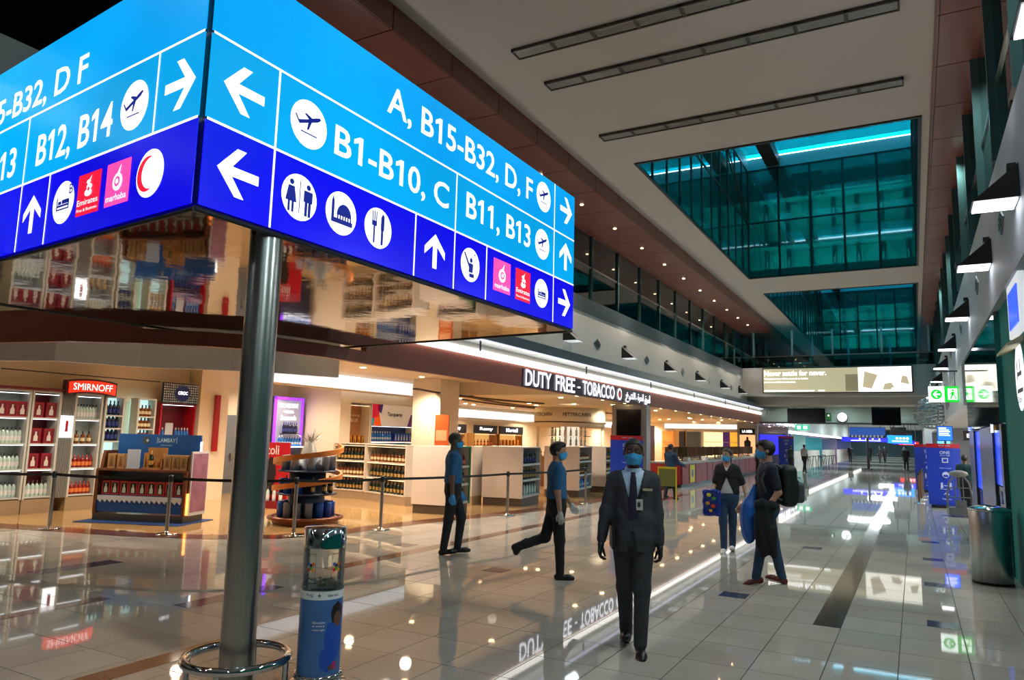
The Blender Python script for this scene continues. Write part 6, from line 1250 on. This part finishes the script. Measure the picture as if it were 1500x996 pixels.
# litter bin
t = thing('litter_bin', 'brushed steel cylindrical litter bin against the right wall', 'litter bin', (.82, 11.65, 0)); MB().lathe([(.225, .0), (.225, .03), (.235, .035), (.235, .92), (.225, .94)], 40).build('drum', M('bin_steel', 'c0c6c6', .3, 1., noise=.25, scale=2, stretch=(6, 6, .05)), t); MB().lathe([(.245, .93), (.25, .945), (.245, .96), (.12, 1.0), (.06, .97), (0, .965)], 40).build('funnel_lid', CHROME, t); MB().lathe([(0, 0), (.236, 0), (.236, .03)], 40).build('foot_ring', BLACK, t)
# queue posts on the right and luggage trolley
for i, (x, y) in enumerate(((.05, 26.4), (.12, 28.2), (.18, 30.2))):
    t = thing('belt_stanchion', 'brass-toned queue post '+['nearest', 'second', 'third'][i]+' in the row left of the right notice board', 'stanchion', (x, y, 0), 0, 'right queue posts'); place('base', SB, t); place('post', MB().lathe([(.035, .03), (.035, .95)], 12).mesh('post', M('brass_brown', '7a6250', .35, .7)), t); place('belt_head', SH, t)
t = thing('luggage_trolley', 'grey upright luggage trolley with curved side tubes by the right wall', 'trolley', (.98, 22.2, 0), .05)
TG = M('trolley_grey', '6f7274', .4, .5)
MB().box(-.3, .24, -.25, .35, .03, .22).build('base', TG, t); MB().box(-.14, .1, -.22, -.18, .22, .42).build('front_plate', TG, t)
for s_ in (-1, 1): MB().tube([(s_*.27-.03, 0, .2), (s_*.27-.03, 0, .55), (s_*.22-.03, 0, .85), (s_*.12-.03, 0, 1.0)], .022, 8).build('side_tube', TG, t)
for x in (-.12, -.03, .06): MB().cyl((x, 0, .22), (x, 0, 1.02), .012, n=6).build('upright_bar', TG, t)
for z in (.48, .72): MB().cyl((-.28, 0, z), (.22, 0, z), .014, n=6).build('cross_bar', TG, t)
mb = MB(); mb.ell((-.03, 0, 1.08), .22, .08, .09); mb.build('oval_pad', M('pad_grey', '8a8680', .5), t)
for s_ in (-1, 1): MB().cyl((s_*.2-.03, -.2, .04), (s_*.2, -.2, .04), .04, n=12).build('wheel', BLACK, t)
# ------------------------------------------------------------------ billboard on the bridge and hanging screens
t = thing('billboard', 'lit tan billboard reading Never settle for never on the footbridge', 'billboard', (-7.1, 40.9, 4.4)); MB().box(0, 7.15, 0, .09, 0, 1.36).build('frame', DGREY, t)
MB().box(.05, 4.7, -.012, 0, .05, 1.31).build('tan_panel', M('bill_tan', 'a39a7c', .4, emit=.72), t); MB().box(4.7, 7.1, -.012, 0, .05, 1.31).build('picture_panel', M('bill_white', 'f0e8d8', .4, emit=1.0, noise=.25, scale=1.2), t)
fb = (Vector((0, -.012, 0)), Vector((1, 0, 0)), Vector((0, 0, 1))); BWT = M('bill_text', 'ffffff', .4, emit=1.5)
for s_, x0, x1, z0, z1 in (('Never settle for never.', .1, 3.2, .93, 1.2), ('We believe in a will to succeed, in human', .1, 2.3, .72, .82), ('progress and determination.', .1, 1.7, .54, .64)): mb = MB(); put_text(mb, s_, fb, x0, x1, z0, z1, .004, .02); mb.build('text_line', BWT, t)
mb = MB(); flat(mb, rect(.1, 2.6, .1, .16), fb, .004); flat(mb, rect(2.8, 3.1, .1, .16), fb, .004); flat(mb, rect(6.2, 7.0, .18, .24), fb, .008); mb.build('rule_line', BWT, t)
mb = MB(); flat(mb, [(4.1, .1), (4.68, .1), (4.68, .95), (4.1, .95)], fb, .003); mb.build('dark_doorway', M('bill_tan2', '7c7358', .4, emit=.55), t)
mb = MB()
for pl in ([(4.9, .3), (5.3, .2), (5.6, .9), (5.0, 1.1)], [(5.8, .15), (6.4, .15), (6.2, .5), (5.9, .45)], [(6.6, .5), (7.0, .4), (6.9, .8), (6.7, .85)]): flat(mb, pl, fb, .003)
mb.build('picture_shapes', M('bill_shape', 'b8a888', .4, emit=.6), t)
t['label'] = 'lit tan billboard reading Never settle for never on the footbridge'
struct('w', MB().box(-8.6, 1.4, 46.2, 46.4, 3.0, 4.3), M('transom', '93a39c', .35), 'grey-green transom above the far concourse').name = 'trim_8'
struct('w', MB().box(-8.6, 1.4, 46.0, 46.2, 2.92, 3.02), DGREY, 'dark transom rail').name = 'trim_9'
for x0, x1, z0, z1, lab in ((-6.43, -4.39, 2.95, 3.78, 'left black hanging screen under the footbridge'), (-2.03, -.6, 2.86, 3.86, 'right black hanging screen under the footbridge')):
    t = thing('hanging_screen', lab, 'screen', ((x0+x1)/2, 44.8, z0)); w = x1-x0; MB().box(-w/2, w/2, 0, .12, 0, z1-z0).build('casing', BLACK, t); MB().box(-w/2+.03, w/2-.03, -.01, 0, .03, z1-z0-.03).build('display', M('screen_black', '06060a', .12), t)
    for s_ in (-1, 1): MB().cyl((s_*w*.3, .06, z1-z0), (s_*w*.3, .06, 4.3-z0), .02, n=6).build('hanger', DSTEEL, t)
t = thing('clock', 'round white wall clock between the two black hanging screens', 'clock', (-3.62, 46.15, 3.33)); MB().cyl((0, 0, 0), (0, -.06, 0), .28, n=28).build('case', M('clock_rim', '8a8c8c', .3, .6), t); MB().cyl((0, -.06, 0), (0, -.065, 0), .255, n=28).build('dial', M('clock_dial', 'f4f4f0', .4, emit=.9), t); MB().box(-.012, .012, -.08, -.066, 0, .2).build('minute_hand', BLACK, t); MB().box(0, .12, -.08, -.066, -.012, .012).build('hour_hand', BLACK, t)
t = thing('direction_plate', 'small green pictogram plate beside the wall clock', 'sign', (-4.35, 46.15, 3.36)); MB().box(-.15, .15, -.03, 0, -.22, .22).build('plate', M('plate_green', '2a5a30', .4, emit=.2), t); mb = MB(); flat(mb, disc((0, .06), .05, 10), (Vector((0, -.03, 0)), Vector((1, 0, 0)), Vector((0, 0, 1))), .003); mb.build('mark', S_W, t)
# flight board on a post and far overhead signs
t = thing('flight_board', 'blue flight information board on a slim post in the far concourse', 'flight board', (-3.1, 60.8, 0)); MB().box(-1.22, 1.22, 0, .25, 2.3, 3.1).build('casing', M('board_dark', '0c1a3a', .4), t); MB().box(-1.2, 1.2, -.02, 0, 2.5, 3.08).build('blue_screen', M('board_blue', '1a4a9a', .4, emit=.5), t)
mb = MB()
for i in range(9):
    for j in range(2): flat(mb, rect(-1.1+i*.25, -.95+i*.25, 2.36+j*.09, 2.4+j*.09), (Vector((0, 0, 0)), Vector((1, 0, 0)), Vector((0, 0, 1))), .004)
mb.build('row_text', M('board_rows', 'b0b8d0', .4, emit=.5), t); MB().cyl((0, .12, 0), (0, .12, 2.3), .09, n=10).build('post', DSTEEL, t); MB().cyl((0, .12, 0), (0, .12, .05), .3, n=16).build('foot', DSTEEL, t)
for i, (x0, x1, y, z0, z1, col, em, lab) in enumerate(((-1.36, -.46, 55, 2.46, 3.0, '08080a', 0, 'small black hanging screen right of the flight board'), (-5.6, -2.0, 70, 2.05, 2.45, '1414c8', .9, 'dark blue overhead direction sign behind the flight board'), (-2.2, -.2, 75, 2.0, 2.72, '1890f0', 1.0, 'light blue overhead direction sign in the far concourse'), (-2.0, 0.0, 82, 1.95, 2.3, '2018d0', .9, 'deep blue overhead sign below the light blue one'), (-1.6, .4, 95, 1.9, 2.25, 'd01818', 1.0, 'small red lit sign far down the concourse'))):
    t = thing('overhead_sign', lab, 'sign', ((x0+x1)/2, y, z0)); w = x1-x0; MB().box(-w/2, w/2, 0, .3, 0, z1-z0).build('panel', M('osign%d' % i, col, .4, emit=em), t)
    for s_ in (-1, 1): MB().cyl((s_*w*.35, .15, z1-z0), (s_*w*.35, .15, 4.3-z0), .03, n=6).build('hanger', DSTEEL, t)
    if em: 
        mb = MB(); ff = (Vector((0, 0, 0)), Vector((1, 0, 0)), Vector((0, 0, 1)))
        for k in range(4): flat(mb, disc((-w*.1+k*w*.14, (z1-z0)*.62), (z1-z0)*.16, 12), ff, .01)
        flat(mb, rect(-w*.3, w*.35, (z1-z0)*.2, (z1-z0)*.34), ff, .01); mb.build('white_marks', S_W, t)
# far left shops beyond the duty free
struct('w', MB().box(-14.3, -14, 60.3, 150, 0, 4.3), M('far_shop_white', 'd0d8d8', .5), 'pale back wall of the far shops').name = 'wall_far_shops'
struct('w', MB().box(-8.8, -8.2, 62, 150, 2.76, 4.3), M('far_shop_white', 'd0d8d8', .5), 'pale fascia of the far shops').name = 'trim_10'
struct('w', MB().box(1.1, 1.4, 60, 150, 0, 4.3), M('far_right', '8a8f90', .4), 'grey far right wall').name = 'wall_far_right'
for k, (y0, y1, c_, e_) in enumerate(((61, 72, 'e8f0f0', 1.1), (72, 84, '30b0b0', .9), (84, 100, 'd8e8e8', 1.0), (100, 120, '1888a0', .9), (120, 148, 'c090c8', .8))):
    t = thing('lit_shopfront', ['white', 'teal', 'pale', 'blue-green', 'pinkish'][k]+' lit shop interior in the far concourse, '+['nearest', 'second', 'third', 'fourth', 'farthest'][k]+' of the row', 'shop', (-12.9, y0, 0)); MB().box(0, .2, 0, y1-y0-.4, 0, 2.5).build('lit_wall', M('far_lit%d' % k, c_, .5, emit=e_), t); MB().box(1.6, 2.4, .5, y1-y0-1, 0, 1.0).build('counter', WHITE, t); MB().box(.2, 2.6, y1-y0-.4, y1-y0-.2, 0, 2.55).build('partition', M('far_part%d' % k, ['5fc8c8', 'd8e4e4', '3a9aa8', 'c0a0c0', '6090b0'][k], .4), t); MB().box(4.0, 4.2, 0, y1-y0-.4, 2.55, 2.75).build('light_strip', LSTRIP, t)
for k, y in enumerate((52, 66, 80, 94, 108, 124)): 
    lamp('far_lamp', 'AREA', (-3.5, y, 4.2), 300+5*(y-52), (.85, .98, 1), 3, sy=.3); t = thing('ceiling_luminaire', 'flat far ceiling luminaire, '+ORD[k]+' beyond the footbridge', 'light', (-3.5, y, 4.22), 0, 'far ceiling luminaires'); MB().box(-1.6, 1.6, -.25, .25, 0, .08).build('frame', WHITE, t)
for k in range(8):
    x, y = -7.4+(k % 2)*.7, 62+k*1.9; t = thing('cafe_chair', 'small dark cafe stool by the far white shopfront, '+ORD[k]+' from the camera', 'stool', (x, y, 0), k, 'cafe stools'); MB().cyl((0, 0, .72), (0, 0, .77), .2, n=12).build('seat', BLACK, t)
    for q in range(4): a = q*PI/2+.4; MB().cyl((.2*math.cos(a), .2*math.sin(a), 0), (.12*math.cos(a), .12*math.sin(a), .72), .02, n=5).build('leg', DSTEEL, t)
t = thing('exit_sign', 'small far green exit sign over the white shopfront', 'sign', (-7.3, 58, 2.75)); MB().box(-.5, .5, 0, .08, 0, .4).build('panel', M('exit_mint', '20a070', .4, emit=1.0), t); mb = MB(); flat(mb, rect(-.36, -.1, .08, .32), (Vector((0, 0, 0)), Vector((1, 0, 0)), Vector((0, 0, 1))), .004); flat(mb, rect(.08, .36, .08, .32), (Vector((0, 0, 0)), Vector((1, 0, 0)), Vector((0, 0, 1))), .004); mb.build('white_fields', S_W, t); MB().cyl((0, .04, .4), (0, .04, 1.55), .02, n=6).build('hanger', DSTEEL, t)
# ------------------------------------------------------------------ the people
def rbox(p, c, s_, r): q = np.abs(p-np.asarray(c, np.float32))-np.asarray(s_, np.float32)+r; return np.sqrt((np.maximum(q, 0)**2).sum(-1))+np.minimum(q.max(-1), 0)-r
def wl(t, v):
    a = t.rotation_euler[2]; x, y, z = v; return Vector((t.location[0]+x*math.cos(a)-y*math.sin(a), t.location[1]+x*math.sin(a)+y*math.cos(a), t.location[2]+z))
p1, k1 = person('man in a dark suit, tie and blue mask walking towards the camera', (-2.15, 6.1, 0), .36, 1.77, top='suit', topcol='36383e', legcol='303238', skin='dark', hair='fade', glove=GL_BLACK, legL=(.20, .04), legR=(-.16, .12), armL=(-.02, .14, .12), armR=(.05, .26, .12), handcurl=.65, yawhead=-.05)
a = k1['arms'][1]; t = thing('black_folder', 'black folder tucked under the right arm of the suited man', 'folder', tuple(wl(p1, a[1]+np.array([.055, .0, -.30]))), .36+.1); MB().box(-.012, .012, -.13, .13, .0, .26).build('cover', M('folder_black', '111114', .5), t); MB().box(-.008, .008, -.125, .132, .005, .255).build('pages', M('folder_pages', '6a6a68', .6), t)
p2, k2 = person('man in blue polo and blue gloves walking past the shelves, bald head', (-6.08, 9.24, 0), 2.15, 1.79, top='polo', topcol='1a5884', legcol='11131a', skin='brown', hair='fade', hairmat=M('hair_grey', '3a302a', .6), glove=GL_BLUE, legL=(.32, .42, .05), legR=(-.12, .02), armL=(.1, .1, .25), armR=(-.06, .10, .12), handcurl=.5)
p3, k3 = person('man in blue polo and white gloves striding with one foot raised', (-4.0, 8.46, 0), 2.22, 1.69, top='polo', topcol='205a86', legcol='11131a', skin='tan', hair='short', glove=GL_WHITE, legL=(-.30, .95, .35), legR=(.08, .04), armL=(.35, .14, .30), armR=(-.10, .14, .22), yawhead=-.25, handcurl=.4)
p4, k4 = person('woman in black cardigan and jeans wearing a blue mask', (-2.7, 12.2, 0), .1, 1.65, top='cardigan', topcol='121319', legcol='24405e', shoecol='d8d8d6', skin='fair', hair='long', hairmat=HAIRD, female=True, legL=(-.12, .08), legR=(.18, .02), armL=(-.05, .42, .1), armR=(.15, .22, .75), yawhead=-.35, glove=GL_WHITE, gloves='R')
a = k4['arms'][1]; w_ = wl(p4, a[2]); t = thing('carrier_bag', 'blue glossy shopping bag with colourful print held by the woman', 'bag', (w_.x+.02, w_.y-.08, w_.z-.34), -.1)
solid('bag_body', lambda p: rbox(p, (0, 0, .21), (.145, .055, .21), .04)+.006*np.sin(p[..., 2]*40+p[..., 0]*30), (-.2, -.1, -.02), (.2, .1, .46), .012, M('bag_blue', '16308a', .25, noise=.2, scale=9), t)
for x, z, r, c_ in ((-.03, .33, .04, 'c8d020'), (.05, .28, .035, '40a030'), (-.05, .2, .035, 'e09020'), (.04, .16, .04, 'd04020'), (.0, .09, .03, 'e0c020')): mb = MB(); mb.ell((x, -.056, z), r, .012, r*.8); mb.build('print_spot', M('spot_'+c_, c_, .35), t)
p5, k5 = person('young man in dark tee and jeans with a backpack, head turned to the woman', (-1.66, 9.78, 0), -1.15, 1.79, top='tee', topcol='141c2c', legcol='2a4660', shoecol='6a2a2a', skin='fair', hair='short', legL=(.24, .06, .1), legR=(-.16, .06), armL=(-.22, .14, .85), armR=(.25, .12, .5), glove=GL_WHITE, gloves='L', yawhead=-.15, handcurl=.6)
# backpack on his back
bk = wl(p5, (0, .235, .98)); t = thing('backpack', 'black and grey backpack worn by the young man in the dark tee', 'backpack', tuple(bk), -1.15)
solid('pack_body', lambda p: smin(rbox(p, (0, 0, .24), (.16, .105, .26), .08), sd_ell(p, (0, .06, .18), (.13, .12, .17)), .04), (-.2, -.15, -.06), (.2, .22, .56), .013, M('pack_black', '15161a', .6, bump=.2, bscale=40), t)
solid('front_pocket', lambda p: rbox(p, (0, .135, .16), (.115, .06, .13), .045), (-.16, .05, .0), (.16, .24, .33), .011, M('pack_grey', '4a4e54', .6, bump=.2, bscale=40), t)
MB().tube([(-.1, .13, .33), (0, .17, .345), (.1, .13, .33)], .006, 6).build('zip', M('zip_grey', '8a8c90', .4, .5), t)
for s_ in (-1, 1): MB().tube([(s_*.10, -.08, .45), (s_*.125, -.16, .50), (s_*.14, -.27, .46), (s_*.15, -.345, .32), (s_*.15, -.30, .16), (s_*.13, -.1, .06)], .017, 8).build('shoulder_strap', M('pack_grey', '4a4e54', .6), t)
# blue bag hanging in front of him and black jacket over his arm
q_ = wl(p5, (-.02, -.24, .50)); t = thing('blue_bag', 'bright blue drawstring bag hanging in front of the young man', 'bag', tuple(q_), -1.0)
solid('bag_body', lambda p: union([sd_ell(p, (0, 0, .26), (.13, .10, .28)), sd_cap(p, (0, .02, .45), (.0, .08, .70), .075, .02)], .08)+.005*np.sin(p[..., 0]*90+p[..., 2]*6), (-.18, -.16, -.06), (.18, .2, .8), .012, M('bag_cyan', '1560b8', .45, bump=.2, bscale=20), t)
MB().tube([(0, .06, .68), (.03, .16, .78), (.06, .27, .88)], .012, 6).build('drawstring', M('string_black', '14141a', .6), t)
q_ = wl(p5, (.25, -.12, .38)); t = thing('folded_jacket', 'black jacket draped over the young man\'s bent forearm', 'jacket', tuple(q_), -1.15)
solid('cloth', lambda p: union([sd_cap(p, (0, -.05, .62), (0, .13, .60), .06, .055), sd_ell(p, (.0, .0, .32), (.07, .125, .34)), sd_cap(p, (.01, .08, .3), (.02, .12, .0), .06, .035)], .06)+.006*np.sin(p[..., 1]*55+p[..., 2]*8), (-.14, -.24, -.08), (.14, .26, .74), .012, cloth('jacket_black', '101116'), t)
person('man in dark blue shirt seen from behind at the checkouts', (-6.45, 21.6, 0), 2.75, 1.66, top='uniform', topcol='1b3a55', legcol='11131a', skin='brown', hair='fade', maskon=False, legL=(-.2, .1), legR=(.22, .1), armL=(.4, .2, .9), armR=(.4, .2, .9))
person('cashier in teal shirt beyond the woman', (-7.0, 38.5, 0), 1.9, 1.68, top='polo', topcol='0c5a5a', legcol='14161c', skin='brown', hair='short', far=True, legL=(.1, 0), legR=(-.1, 0))
person('man in white shirt walking away beside the far notice board', (-6.0, 48.3, 0), 2.6, 1.72, top='polo', topcol='b8bcc4', legcol='14161c', skin='brown', hair='fade', far=True, legL=(.22, .1), legR=(-.2, .1), maskon=False)
person('woman in dark shorts left of the far white-shirted man', (-6.7, 47.6, 0), 2.9, 1.62, top='tee', topcol='1a3034', legcol='14161c', skin='tan', hair='long', far=True, female=True, maskon=False)
person('seated-height figure in teal top with dark hair behind the luggage trolley', (1.15, 23.2, 0), 2.9, 1.55, top='polo', topcol='0a3a3c', legcol='14161c', skin='brown', hair='short', maskon=False, far=True)
proto = None
for i, (x, y, rz, lab) in enumerate(((-5.6, 79, .2, 'dark far figure left of the flight board post'), (-4.3, 88, .1, 'dark far figure just right of the flight board post'), (-3.2, 84, -.2, 'dark far pair figure, left one in the middle distance'), (-2.75, 84.5, 0, 'dark far pair figure, right one in the middle distance'), (-1.3, 110, 0, 'tiny far figure near the right notice boards'), (-.6, 60, .3, 'far figure walking along the right wall'))):
    if proto is None: proto, _ = person(lab, (x, y, 0), rz, 1.72, top='uniform', topcol='121418', legcol='121418', skin='brown', hair='short', far=True, legL=(.2, .1), legR=(-.2, .1), group='far walkers')
    else: o = copy_tree(proto); o.location = (x, y, 0); o.rotation_euler = (0, 0, rz); o['label'] = lab
